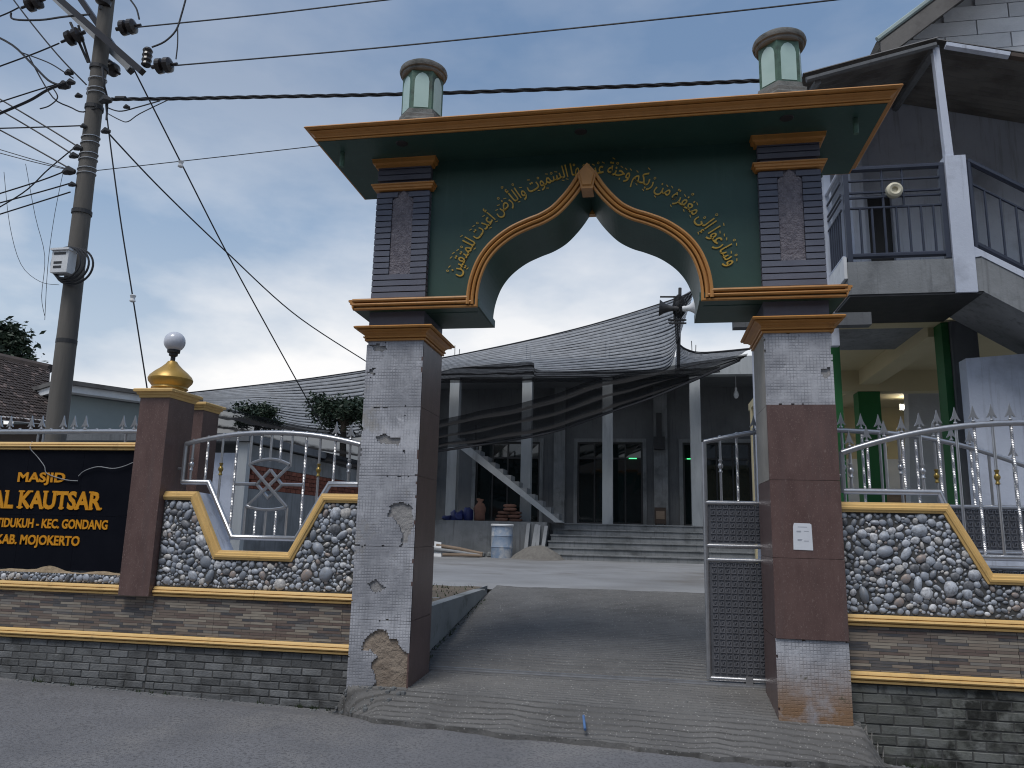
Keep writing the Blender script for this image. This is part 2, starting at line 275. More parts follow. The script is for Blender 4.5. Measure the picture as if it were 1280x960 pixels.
# ---------------------------------------------------------------- geometry helpers
ROOT = {}
class MB:
    def __init__(s): s.v = []; s.f = []; s.uv = None; s.smooth = False
    def face(s, pts):
        n = len(s.v); s.v += [tuple(p) for p in pts]; s.f.append(tuple(range(n, n+len(pts)))); return s
    def box(s, x0, x1, y0, y1, z0, z1):
        n = len(s.v); s.v += [(x, y, z) for z in (z0, z1) for y in (y0, y1) for x in (x0, x1)]
        for a in ((0, 2, 3, 1), (4, 5, 7, 6), (0, 1, 5, 4), (2, 6, 7, 3), (0, 4, 6, 2), (1, 3, 7, 5)): s.f.append(tuple(n+i for i in a))
        return s
    def hexa(s, a, b):                                   # two quads, bottom loop a and top loop b
        n = len(s.v); s.v += [tuple(p) for p in a] + [tuple(p) for p in b]; k = len(a)
        s.f.append(tuple(n+i for i in reversed(range(k)))); s.f.append(tuple(n+k+i for i in range(k)))
        for i in range(k): s.f.append((n+i, n+(i+1) % k, n+k+(i+1) % k, n+k+i))
        return s
    def prism(s, pts, y0, y1):                           # polygon in XZ, extruded along Y
        return s.hexa([(x, y0, z) for x, z in pts], [(x, y1, z) for x, z in pts])
    def tube(s, path, r, n=8, cap=True):
        P = [Vector(p) for p in path]; rr = r if isinstance(r, (list, tuple)) else [r]*len(P)
        base = len(s.v); up = None
        for i, p in enumerate(P):
            d = ((P[min(i+1, len(P)-1)]-p).normalized() + (p-P[max(i-1, 0)]).normalized())
            d = d.normalized() if d.length > 1e-6 else Vector((0, 0, 1))
            if up is None: up = Vector((0, 0, 1)) if abs(d.z) < .9 else Vector((1, 0, 0))
            a = d.cross(up).normalized(); up = a.cross(d).normalized()
            k = 1.0
            if 0 < i < len(P)-1:
                c = (P[i+1]-p).normalized().dot((p-P[i-1]).normalized()); k = min(1.6, 1/max(.5, math.sqrt(max(0, (1+c)/2))))
            for j in range(n):
                t = 2*math.pi*(j+.5)/n; s.v.append(tuple(p + (a*math.cos(t)+up*math.sin(t))*rr[i]*k))
        for i in range(len(P)-1):
            for j in range(n):
                s.f.append((base+i*n+j, base+i*n+(j+1) % n, base+(i+1)*n+(j+1) % n, base+(i+1)*n+j))
        if cap:
            s.f.append(tuple(base+j for j in reversed(range(n)))); s.f.append(tuple(base+(len(P)-1)*n+j for j in range(n)))
        return s
    def lathe(s, prof, c, n=20, axis='z', phase=0.0):
        base = len(s.v); c = Vector(c)
        for r, h in prof:
            for j in range(n):
                t = 2*math.pi*j/n + phase; a, b = r*math.cos(t), r*math.sin(t)
                q = {'z': (a, b, h), 'y': (a, h, b), 'x': (h, a, b)}[axis]; s.v.append(tuple(c+Vector(q)))
        for i in range(len(prof)-1):
            for j in range(n): s.f.append((base+i*n+j, base+i*n+(j+1) % n, base+(i+1)*n+(j+1) % n, base+(i+1)*n+j))
        s.f.append(tuple(base+j for j in reversed(range(n)))); s.f.append(tuple(base+(len(prof)-1)*n+j for j in range(n)))
        return s
    def cornice(s, x0, x1, y0, y1, prof):               # rings (outset, z) round a rectangle
        base = len(s.v)
        for o, z in prof: s.v += [(x0-o, y0-o, z), (x1+o, y0-o, z), (x1+o, y1+o, z), (x0-o, y1+o, z)]
        for i in range(len(prof)-1):
            for j in range(4): s.f.append((base+i*4+j, base+i*4+(j+1) % 4, base+i*4+4+(j+1) % 4, base+i*4+4+j))
        s.f.append(tuple(base+j for j in (3, 2, 1, 0))); s.f.append(tuple(base+(len(prof)-1)*4+j for j in range(4)))
        return s
    def strip(s, path, prof, closed=False):             # moulding: path in XZ with side normals; prof = (side offset, y)
        base = len(s.v); k = len(prof); P = [Vector((a, b)) for a, b in path]
        for i, p in enumerate(P):
            d0 = (p-P[i-1]).normalized() if i else (P[1]-p).normalized(); d1 = (P[i+1]-p).normalized() if i < len(P)-1 else d0
            n0 = Vector((-d0.y, d0.x)); n1 = Vector((-d1.y, d1.x)); n = (n0+n1).normalized(); sc = 1/max(.35, n.dot(n0))
            for o, y in prof: q = p+n*o*sc; s.v.append((q.x, y, q.y))
        for i in range(len(P)-1):
            for j in range(k): s.f.append((base+i*k+j, base+i*k+(j+1) % k, base+(i+1)*k+(j+1) % k, base+(i+1)*k+j))
        s.f.append(tuple(base+j for j in range(k))); s.f.append(tuple(base+(len(P)-1)*k+j for j in reversed(range(k))))
        return s
    def grid(s, fn, nu, nv):
        base = len(s.v); s.uv = s.uv or {}
        for j in range(nv+1):
            for i in range(nu+1): s.v.append(tuple(fn(i/nu, j/nv))); s.uv[len(s.v)-1] = (i/nu, j/nv)
        for j in range(nv):
            for i in range(nu): a = base+j*(nu+1)+i; s.f.append((a, a+1, a+nu+2, a+nu+1))
        return s
def mesh_of(name, mb, mat, off=Vector((0, 0, 0))):
    me = bpy.data.meshes.new(name)
    me.from_pydata([tuple(Vector(q)-off) for q in mb.v], [], mb.f)
    if mb.uv:
        u = me.uv_layers.new(name='UVMap')
        for lp in me.loops: u.data[lp.index].uv = mb.uv.get(lp.vertex_index, (0, 0))
    bm = bmesh.new(); bm.from_mesh(me); bmesh.ops.recalc_face_normals(bm, faces=bm.faces); bm.to_mesh(me); bm.free()
    if mb.smooth:
        for q in me.polygons: q.use_smooth = True
        if mb.smooth is not True: me.set_sharp_from_angle(angle=R(mb.smooth))
    me.materials.append(M[mat] if isinstance(mat, str) else mat); return me
def thing(name, label, cat, loc, group=None):
    o = bpy.data.objects.new(name, None); C.objects.link(o); o.location = loc; o.empty_display_size = .2
    o['label'] = label; o['category'] = cat
    if group: o['group'] = group
    ROOT[o.name] = Vector(loc); return o
def part(name, mb, mat, parent, label=None, kind=None):
    off = ROOT[parent.name]; o = bpy.data.objects.new(name, mesh_of(name, mb, mat, off)); C.objects.link(o); o.parent = parent
    ROOT[o.name] = off
    if label: o['label'] = label
    if kind: o['kind'] = kind
    return o
def inst(name, me, parent, loc, rot=None, scale=None):   # a piece sharing mesh data
    o = bpy.data.objects.new(name, me); C.objects.link(o); o.parent = parent; o.location = Vector(loc)-ROOT[parent.name]
    if rot: o.rotation_euler = rot
    if scale: o.scale = scale
    return o
def single(name, mb, mat, label, cat, base, group=None): # a thing that is one mesh
    o = bpy.data.objects.new(name, mesh_of(name, mb, mat, Vector(base))); C.objects.link(o); o.location = base
    o['label'] = label; o['category'] = cat
    if group: o['group'] = group
    ROOT[o.name] = Vector(base); return o
def struct(name, mb, mat, kind='structure'):
    o = bpy.data.objects.new(name, mesh_of(name, mb, mat)); C.objects.link(o); o['kind'] = kind; ROOT[o.name] = Vector((0, 0, 0)); return o
def text_mesh(body, size, bold=0.0, extr=0.008):
    cu = bpy.data.curves.new('lettering', 'FONT'); cu.body = body; cu.size = size; cu.offset = bold; cu.extrude = extr; cu.resolution_u = 3
    o = bpy.data.objects.new('lettering', cu); C.objects.link(o); bpy.context.view_layer.update()
    ev = o.evaluated_get(bpy.context.evaluated_depsgraph_get()); me = ev.to_mesh()
    v = [tuple(q.co) for q in me.vertices]; f = [tuple(q.vertices) for q in me.polygons]
    ev.to_mesh_clear(); bpy.data.objects.remove(o); bpy.data.curves.remove(cu); return v, f
def lerp(a, b, t): return a+(b-a)*t
def poly(path, t):                                       # point at parameter t on a polyline (by index)
    x = t*(len(path)-1); i = min(int(x), len(path)-2); return Vector(path[i]).lerp(Vector(path[i+1]), x-i)
def smooth(path, n):                                     # Catmull-Rom resample
    P = [Vector(q) for q in path]; out = []
    for k in range(n+1):
        x = k/n*(len(P)-1); i = min(int(x), len(P)-2); t = x-i
        a, b, c, d = P[max(i-1, 0)], P[i], P[i+1], P[min(i+2, len(P)-1)]
        out.append(.5*((2*b)+(c-a)*t+(2*a-5*b+4*c-d)*t*t+(3*b-a-3*c+d)*t**3))
    return out
def inside(x, z, pg):
    r = False; j = len(pg)-1
    for i in range(len(pg)):
        if (pg[i][1] > z) != (pg[j][1] > z) and x < (pg[j][0]-pg[i][0])*(z-pg[i][1])/(pg[j][1]-pg[i][1])+pg[i][0]: r = not r
        j = i
    return r

# ================================================================ THE SETTING
def road_z(x, y):
    b = -.17-.027*max(-9, min(9, x)); t = max(0, min(1, (.15-y)/.6)); return b+.075*t*t*(3-2*t)
struct('ground', MB().box(-900, 900, -900, 900, -1.6, -1.2), 'ground')
struct('road', MB().grid(lambda u, v: ((lambda x, y: (x, y, road_z(x, y)+.010*(noise.noise((x*.9, y*.9, 3))) + .004*noise.noise((x*4, y*4, 1))))(lerp(-24, 26, u), lerp(-14, .3, v))), 250, 110), 'asphalt')
DR0, DR1 = .40, 4.6
def sst(t): t = max(0, min(1, t)); return t*t*(3-2*t)
def edge_y(x): return (-.42+.10*noise.noise((x*1.7, 0, 5))+.05*noise.noise((x*6, 0, 9))-.10*math.exp(-((x-2.75)/.35)**2))*sst((x+.08)/.5)*sst((4.24-x)/.38)
def drive_z(x, y):
    key = [(0.0, .075-.021*(x-.5)), (.7, .10), (1.2, .215), (3.6, .525), (4.4, .60), (9, .60)]
    if y <= 0:
        ey = edge_y(x); e = road_z(x, y)+.035; t = max(0, min(1, (-y)/max(.06, -ey))); z = lerp(key[0][1], e, t*t*(3-2*t)*.5+t*.5)
    else:
        z = .6
        for (a, za), (b, zb) in zip(key, key[1:]):
            if a <= y <= b: z = lerp(za, zb, (y-a)/(b-a)); break
    amp = (.006 if y < .62 else .007)*max(0, 1-max(0, y-3.4)/1.0)*(.55+.6*noise.noise((x*1.3, y*.9, 2)))
    wav = math.sin(2*math.pi*(y+.005*noise.noise((x*1.6, y*2, 4)))/.063)
    if abs(y-.7) < .06: wav = 0
    side = 0.0
    if y < .16:
        side = max(sst((x-3.98)/.2), sst((.03-x)/.14)); z = lerp(z, road_z(x, y)+.012, side); amp *= 1-side
    return z + amp*wav + .010*noise.noise((x*2.1, y*2.1, 7)) + .004*noise.noise((x*11, y*11, 8))
def drive_pt(u, v):
    x = lerp(-.14, 4.2, u); y0 = edge_y(x); y = lerp(y0, 4.42, v*(.35+.65*v)); x = lerp(-.14, lerp(4.2, DR1, sst((y-.35)/.3)), u)
    if x < DR0 and y > .62: x = lerp(DR0, x, max(0, 1-(y-.62)/.02))
    return (x, y, drive_z(x, y))
dr = MB().grid(drive_pt, 110, 330)
nu = 111                                                  # ragged broken lip along the road
for i in range(110):
    a, b = dr.v[i], dr.v[i+1]; dr.face([a, b, (b[0], b[1]-.01, road_z(b[0], b[1])-.05), (a[0], a[1]-.01, road_z(a[0], a[1])-.05)])
dr.smooth = True
struct('driveway', dr, 'drive')
def court_z(x, y): return .6+.012*noise.noise((x*.6, y*.6, 3))+.006*noise.noise((x*3, y*3, 2))
cm = MB()
cm.grid(lambda u, v: (lerp(-30, 34, u), lerp(4.40, 40, v), court_z(lerp(-30, 34, u), lerp(4.4, 40, v))+.006-(.06 if v == 0 else 0)), 120, 120)
cm.box(-30, DR0-.13, .42, 4.395, -.5, .598).box(DR1, 34, .42, 4.405, -.5, .60)
struct('courtyard', cm, 'court')
sm = MB()                                                 # dry grass strip beside the ramp kerb
for k in range(260):
    x, y = random.uniform(-.9, .24), random.uniform(.9, 3.9); h = random.uniform(.02, .06); a = random.uniform(0, 6.28); w = .012
    sm.face([(x-w*math.cos(a), y-w*math.sin(a), .596), (x+w*math.cos(a), y+w*math.sin(a), .596), (x+random.uniform(-.03, .03), y+random.uniform(-.03, .03), .596+h)])
for k in range(170):                                      # moss and weeds along the foot of the kerb
    y = random.uniform(.75, 3.4); x = DR0+random.uniform(.0, .05); h = random.uniform(.01, .04); a = random.uniform(0, 6.28); w = .012; z = drive_z(x, y)-.01
    sm.face([(x-w*math.cos(a), y-w*math.sin(a), z), (x+w*math.cos(a), y+w*math.sin(a), z), (x+random.uniform(-.02, .03), y+random.uniform(-.02, .02), z+h)])
struct('soil_bed', MB().grid(lambda u, v: (lambda x, y: (x, y, .604+.012*noise.noise((x*5, y*5, 1))-.02*(v in (0, 1) or u == 0)))(lerp(-1.1, .262, u), lerp(.75, 4.15, v)), 24, 60), 'soil')
struct('grass', sm, 'moss', 'stuff')['label'] = 'sparse grass and weeds along the ramp kerb'
kb = MB(); n = 24
for i in range(n):
    y0, y1 = lerp(.66, 3.75, i/n), lerp(.66, 3.75, (i+1)/n); t0, t1 = .622-.012*i/n, .622-.012*(i+1)/n
    if i > n-3: t1 -= .02*(i-n+3)
    kb.hexa([(DR0-.13, y0, -.2), (DR0, y0, -.2), (DR0, y1, -.2), (DR0-.13, y1, -.2)], [(DR0-.125, y0, t0), (DR0-.004, y0, t0), (DR0-.004, y1, t1), (DR0-.125, y1, t1)])
single('ramp_kerb', kb, 'kerb', 'low grey cement kerb wall along the left side of the ramp', 'kerb', (DR0-.06, 2, .3))

# ================================================================ ENTRANCE GATE
PW, PX = .525, 3.4165                                     # pillar width, left edge of the right pillar
PD = .63                                                  # pillar depth
GC = (PX+PW)/2                                            # gate centre line
gate = thing('entrance_gate', 'tall archway gate with ochre cornices, green arch and gold calligraphy', 'gate', (GC, .3, 0))
CELL = .0262
def bed_plate(name, x0, z0, z1, holes, mat, parent, seed, y=0.0, th=.016):
    nx = 44; nz = max(1, round((z1-z0)/(CELL*.45))); dx = PW/nx; dz = (z1-z0)/nz; keep = {}
    for i in range(nx):
        for j in range(nz):
            cx, cz = x0+(i+.5)*dx, z0+(j+.5)*dz; jx = cx+.016*noise.noise((cx*26, cz*26, seed))+.008*noise.noise((cx*80, cz*80, seed)); jz = cz+.016*noise.noise((cx*26, cz*26, seed+5))+.008*noise.noise((cx*80, cz*80, seed+3))
            keep[i, j] = not any(inside(jx, jz, h) for h in holes) and noise.noise((cx*9, cz*9, seed*3.1))+.35*noise.noise((cx*34, cz*34, seed)) < .84 and not ((min(cz-z0, z1-cz) < .012 or min(i, nx-1-i) == 0) and noise.noise((cx*22, cz*22, seed+9)) > .36)
    mb = MB()
    for (i, j), k in keep.items():
        if not k: continue
        X0, X1, Z0, Z1 = x0+i*dx, x0+(i+1)*dx, z0+j*dz, z0+(j+1)*dz
        mb.face([(X0, y, Z0), (X1, y, Z0), (X1, y, Z1), (X0, y, Z1)])
        for di, dj, a, b in ((-1, 0, (X0, Z0), (X0, Z1)), (1, 0, (X1, Z0), (X1, Z1)), (0, -1, (X0, Z0), (X1, Z0)), (0, 1, (X0, Z1), (X1, Z1))):
            if not keep.get((i+di, j+dj)): mb.face([(a[0], y, a[1]), (b[0], y, b[1]), (b[0], y+th, b[1]), (a[0], y+th, a[1])])
    return part(name, mb, mat, parent)
def px2(l): return [(a, c) for a, b, c in l]
hole_big = px2([(0.107, 0.000, 0.352), (0.130, 0.000, 0.436), (0.183, 0.000, 0.483), (0.229, 0.000, 0.523), (0.326, 0.000, 0.534), (0.337, 0.000, 0.464), (0.421, 0.000, 0.449), (0.467, 0.000, 0.357), (0.583, 0.000, 0.356), (0.608, 0.000, -0.160), (0.176, 0.000, -0.187), (0.189, 0.000, 0.048), (0.241, 0.000, 0.095), (0.252, 0.000, 0.139), (0.208, 0.000, 0.187), (0.210, 0.000, 0.262), (0.249, 0.000, 0.314), (0.184, 0.000, 0.356)])
hole_mid = px2([(0.298, 0.000, 1.550), (0.382, 0.000, 1.579), (0.482, 0.000, 1.560), (0.511, 0.000, 1.393), (0.462, 0.000, 1.253), (0.395, 0.000, 1.185), (0.417, 0.000, 1.305), (0.347, 0.000, 1.423), (0.274, 0.000, 1.462)])
hole_hi = px2([(0.134, 0.000, 2.135), (0.212, 0.000, 2.170), (0.259, 0.000, 2.121), (0.360, 0.000, 2.135), (0.349, 0.000, 2.066), (0.225, 0.000, 2.072), (0.137, 0.000, 2.086)])
hole_top = px2([(0.032, 0.000, 2.963), (0.115, 0.000, 2.969), (0.192, 0.000, 2.923), (0.149, 0.000, 2.887), (0.073, 0.000, 2.911)])
hole_r = px2([(3.846, 0.000, 2.686), (3.908, 0.000, 2.712), (3.923, 0.000, 2.646), (3.885, 0.000, 2.607), (3.856, 0.000, 2.634)])
hole_low = px2([(0.123, 0.000, 0.887), (0.205, 0.000, 0.929), (0.294, 0.000, 0.861), (0.212, 0.000, 0.812)])
for side in (0, 1):
    x0 = PX*side; x1 = x0+PW; g = .0015
    pl = part('pillar', MB().box(x0+.014, x1-.014, .016, PD, -.3, .70), 'substrate', gate, ('left' if side == 0 else 'right')+' gate pillar with '+('peeling grey tile bed' if side == 0 else 'brown granite facing'))
    part('core', MB().box(x0+.014, x1-.014, .0165, PD, .7005, 3.0), 'greybed', pl)
    zs = [(-.03, .6), (.6, 1.2), (1.2, 1.8), (1.8, 2.4), (2.4, 3.0)]
    for k, (a, b) in enumerate(zs):
        if side == 0:
            bed_plate('tile_bed', x0, a+g, b-g, [hole_big, hole_mid, hole_hi, hole_top, hole_low], 'mosaic', pl, k+1)
            part('side_tile', MB().box(x1-.013, x1, .002, PD, a+.0015, b-.0015), 'granite', pl)
        else:
            if k in (1, 2, 3):
                part('front_tile', MB().box(x0, x1, -.014, .015, a+.0015, b-.0015), 'granite', pl)
            else: bed_plate('tile_bed', x0, a+g, b-g, [hole_r], 'mosaic_rust' if k == 0 else 'mosaic', pl, k+11)
            part('side_tile', MB().box(x0, x0+.0135, .017, PD, a+.0015, min(b, 9)-.0015), 'plaster' if k >= 3 else 'granite', pl)
    # gold capital, neck, upper shaft
    part('capital', MB().cornice(x0+.004, x1-.004, .004, PD-.004, [(0, 2.995), (.020, 2.996), (.022, 3.012), (.010, 3.014), (.010, 3.020), (.032, 3.022), (.034, 3.034), (.022, 3.036), (.026, 3.052), (.046, 3.070), (.078, 3.080), (.080, 3.086), (.062, 3.088), (.062, 3.093), (.098, 3.095), (.104, 3.108), (.094, 3.118), (0, 3.120)]), 'gold', gate)
    part('neck', MB().box(x0+.006, x1-.006, .006, PD-.006, 3.118, 3.27), 'slate', gate)
    us = part('upper_shaft', MB().box(x0+.03, x1-.03, .03, PD-.03, 3.27, 4.76), 'slate', gate)
    nxc = x0+PW/2; nz0, nz1, nz2, hw = 3.61, 4.345, 4.44, .098
    part('niche', MB().prism([(nxc-hw, nz0), (nxc+hw, nz0), (nxc+hw, nz1), (nxc, nz2), (nxc-hw, nz1)], .016, .031), 'niche', us)
    z = 3.40; bh = .057
    while z < 4.72:
        if not (4.425 < z+bh/2 < 4.53):
            zt = min(z+bh-.009, 4.70); zm = (z+zt)/2; prof = lambda xa, xb: MB().hexa([(xa, .002, z), (xb, .002, z), (xb, .031, z), (xa, .031, z)], [(xa, .006, zt), (xb, .006, zt), (xb, .031, zt), (xa, .031, zt)])
            if nz0 < zm < nz2:
                w = hw if zm < nz1 else hw*(nz2-zm)/(nz2-nz1); w += .004
                part('siding_board', prof(x0+.008, nxc-w), 'slate', us); part('siding_board', prof(nxc+w, x1-.008), 'slate', us)
            else: part('siding_board', prof(x0+.008, x1-.008), 'slate', us)
            for xa, xb in ((x0+.008, x0+.031), (x1-.031, x1-.008)): part('siding_board', MB().box(xa, xb, .0315, PD-.01, z, zt), 'slate', us)
        z += bh
    part('band', MB().cornice(x0+.008, x1-.008, .008, PD-.008, [(-.03, 4.437), (.02, 4.437), (.022, 4.452), (.034, 4.456), (.036, 4.475), (.048, 4.480), (.048, 4.492), (-.03, 4.496)]), 'gold', gate)
    part('top_moulding', MB().cornice(x0+.008, x1-.008, .008, PD-.008, [(-.03, 4.665), (.02, 4.665), (.024, 4.688), (.045, 4.70), (.05, 4.735), (.07, 4.742), (-.03, 4.747)]), 'gold', gate)
# the arch: half outline (half width, height) of the opening
AH = [(.950, 3.262), (.948, 3.38), (.925, 3.515), (.870, 3.660), (.776, 3.785), (.640, 3.890), (.497, 3.957), (.375, 4.003), (.253, 4.076), (.150, 4.180), (.070, 4.285), (.0, 4.40)]
half = [(-a, b) for a, b in AH]
hs = [tuple(q) for q in smooth([(a, b, 0) for a, b in half], 44)]
left_edge = [(GC+a, b) for a, b, c in hs]; right_edge = [(GC-a, b) for a, b, c in hs]
AY0, AY1 = .075, .60
SP_T = 4.75
def spandrel(edge, xout):
    return edge + [(edge[-1][0], SP_T), (xout, SP_T), (xout, edge[0][1])]
part('spandrel', MB().prism(spandrel(left_edge, PW-.0335), AY0, AY1), 'green', gate)
part('spandrel', MB().prism(spandrel(right_edge, PX+.0335), AY0, AY1), 'green', gate)
band = [(-.004, AY0-.17), (.004, AY0-.178), (.018, AY0-.178), (.022, AY0-.160), (.028, AY0-.160), (.032, AY0-.190), (.044, AY0-.196), (.054, AY0-.190), (.058, AY0-.165), (.064, AY0-.165), (.068, AY0-.196), (.080, AY0-.204), (.094, AY0-.200), (.098, AY0-.180), (.098, AY0-.005), (.030, AY0-.005), (.030, AY0-.160), (-.004, AY0-.160)]
def trim(edge, xend, sgn):
    path = [(xend, 3.262)] + edge[0:1] + edge[1:]
    # the moulding runs along the foot of the spandrel, turns up and follows the arch
    return MB().strip(path, [(o*sgn, y) for o, y in band])
part('arch_moulding', trim(left_edge, -.165+.05, 1), 'gold', gate)
part('arch_moulding', trim(right_edge, PX+PW+.165-.05, -1), 'gold', gate)
part('arch_soffit', MB().strip(left_edge, [(-.003, AY0-.1595), (.026, AY0-.1595), (.026, AY1+.002), (-.003, AY1+.002)]), 'green', gate)
part('arch_soffit', MB().strip(right_edge, [(.003, AY0-.1595), (-.026, AY0-.1595), (-.026, AY1+.002), (.003, AY1+.002)]), 'green', gate)
# the ledge under the spandrels that carries the moulding round the pillars
for x0, x1 in ((-.112, GC-.953+.02), (GC+.953-.02, PX+PW+.112)):
    part('ledge', MB().box(x0, x1, AY0-.162, AY1+.03, 3.266, 3.335), 'green', gate)
for x, s in ((-.112, -1), (PX+PW+.112, 1)):
    pr = [(0, 3.262), (.010, 3.284), (.010, 3.306), (.026, 3.308), (.028, 3.330), (.042, 3.332), (.042, 3.35), (-.02, 3.352)]
    mbk = MB(); mbk.hexa([(x+s*o, AY0-.19, z) for o, z in pr], [(x+s*o, AY1+.03, z) for o, z in pr]); part('ledge_moulding', mbk, 'gold', gate)
ks = [(0, .115), (.085, .02), (.050, -.125), (-.050, -.125), (-.085, .02)]
kz = 4.42
part('keystone', MB().hexa([(GC+a, -.128, kz+b) for a, b in ks], [(GC+a, .06, kz+b) for a, b in ks]), 'gold', gate)
part('keystone_boss', MB().hexa([(GC+a*.72, -.142, kz-.004+b*.72) for a, b in ks], [(GC+a*.80, -.1285, kz-.004+b*.80) for a, b in ks]), 'gold', gate)
part('ridge_cap', MB().box(GC-.035, GC+.035, AY1-.05, AY1+.02, 4.345, 4.42), 'gold', gate)
# roof slab, its big cornice, downlights and drain spouts
part('roof_slab', MB().box(-.42, PX+PW+.42, -.42, .80, 4.737, 4.842), 'green', gate)
part('cornice', MB().cornice(-.42, PX+PW+.42, -.42, .80, [(.003, 4.742), (.016, 4.742), (.020, 4.753), (.008, 4.755), (.008, 4.760), (.024, 4.762), (.026, 4.768), (.014, 4.770), (.016, 4.780), (.030, 4.796), (.056, 4.808), (.060, 4.814), (.044, 4.816), (.046, 4.821), (.082, 4.823), (.096, 4.836), (.088, 4.848), (.003, 4.850)]), 'gold', gate)
for x, y in ((.33, -.30), (1.93, -.30), (3.62, -.30)):
    dl = part('downlight', MB().lathe([(.001, 4.731), (.05, 4.731), (.056, 4.7365)], (x, y, 0), 18), 'iron', gate)
for x, y in ((-.27, -.20), (4.17, -.22), (4.05, .55)):
    part('drain_spout', MB().lathe([(.020, 4.60), (.022, 4.60), (.022, 4.7365)], (x, y, 0), 12), 'lantern_green', gate)
# lanterns on the roof
for x in (PW/2+.045, PX+PW/2+.02):
    c = (x, .30, 0); n6 = 6; ph = R(-90-30+14)
    ln = part('lantern', MB().lathe([(.200, 5.33), (.200, 5.735)], c, n6, phase=ph), 'lantern_green', gate, 'round-capped hexagonal green lantern on the gate roof')
    part('base', MB().lathe([(.27, 4.851), (.27, 5.20), (.26, 5.22), (.26, 5.255), (.228, 5.275), (.215, 5.325)], c, n6, phase=ph), 'lantern_grey', ln)
    cp = MB().lathe([(.185, 5.736), (.205, 5.738), (.215, 5.75), (.215, 5.77), (.230, 5.775), (.238, 5.80), (.232, 5.825), (.205, 5.832), (.20, 5.85), (.05, 5.87)], c, 32); cp.smooth = 35; part('cap', cp, 'lantern_grey', ln)
    for k in range(6):
        a = ph+2*math.pi*(k+.5)/6; ap = .200*math.cos(math.pi/6)+.0035; tx = Vector((-math.sin(a), math.cos(a), 0)); nn = Vector((math.cos(a), math.sin(a), 0)); cc = Vector(c)+nn*ap
        arch = [(-.070, 5.345), (.070, 5.345), (.070, 5.62), (.060, 5.665), (.034, 5.70), (0, 5.715), (-.034, 5.70), (-.060, 5.665), (-.070, 5.62)]
        part('pane', MB().hexa([tuple(cc+tx*u+Vector((0, 0, z))) for u, z in arch], [tuple(cc+tx*u-nn*.008+Vector((0, 0, z))) for u, z in arch]), 'lantern_pane', ln)
# calligraphy that follows the arch: joined letter forms, right to left
FORMS = {'ا': 'ﺍﺎ', 'أ': 'ﺃﺄ', 'إ': 'ﺇﺈ', 'و': 'ﻭﻮ', 'ر': 'ﺭﺮ', 'د': 'ﺩﺪ', 'ة': 'ﺓﺔ', 'ى': 'ﻯﻰ', 'س': 'ﺱﺲﺳﺴ', 'ع': 'ﻉﻊﻋﻌ', 'ل': 'ﻝﻞﻟﻠ', 'م': 'ﻡﻢﻣﻤ', 'غ': 'ﻍﻎﻏﻐ', 'ف': 'ﻑﻒﻓﻔ', 'ن': 'ﻥﻦﻧﻨ', 'ب': 'ﺏﺐﺑﺒ', 'ك': 'ﻙﻚﻛﻜ', 'ج': 'ﺝﺞﺟﺠ', 'ض': 'ﺽﺾﺿﻀ', 'ه': 'ﻩﻪﻫﻬ', 'ت': 'ﺕﺖﺗﺘ', 'ق': 'ﻕﻖﻗﻘ', 'ي': 'ﻱﻲﻳﻴ'}
def shape(w):
    out = []; prev = False
    for i, ch in enumerate(w):
        f = FORMS[ch]; nxt = i < len(w)-1 and len(f) == 4
        out.append(f[(3 if nxt else 1) if prev else (2 if nxt else 0)]); prev = len(f) == 4
    return ''.join(reversed(out))
words = ['وسارعوا', 'إلى', 'مغفرة', 'من', 'ربكم', 'وجنة', 'عرضها', 'السموت', 'والأرض', 'أعدت', 'للمتقين']
tp = smooth([(3.185, 3.60, 0), (3.09, 3.79, 0), (2.98, 3.98, 0), (2.83, 4.16, 0), (2.64, 4.31, 0), (2.42, 4.435, 0), (2.19, 4.52, 0), (1.97, 4.545, 0), (1.75, 4.52, 0), (1.52, 4.435, 0), (1.30, 4.31, 0), (1.11, 4.14, 0), (.96, 3.96, 0), (.85, 3.77, 0), (.78, 3.60, 0)], 120)
tl = [0]
for a, b in zip(tp, tp[1:]): tl.append(tl[-1]+(b-a).length)
def along(s):
    s = max(0, min(tl[-1]-1e-4, s)); i = max(k for k in range(len(tl)-1) if tl[k] <= s); t = (s-tl[i])/(tl[i+1]-tl[i]); p = tp[i].lerp(tp[i+1], t); d = (tp[min(i+2, len(tp)-1)]-tp[max(i-1, 0)]).normalized(); return p, d
tms = [text_mesh(shape(w), .150, .0008, .004) for w in words]
wid = [max(q[0] for q in v)-min(q[0] for q in v) for v, f in tms]
gap = .03; sc = (tl[-1]-gap*len(words))/sum(wid); s0 = .02
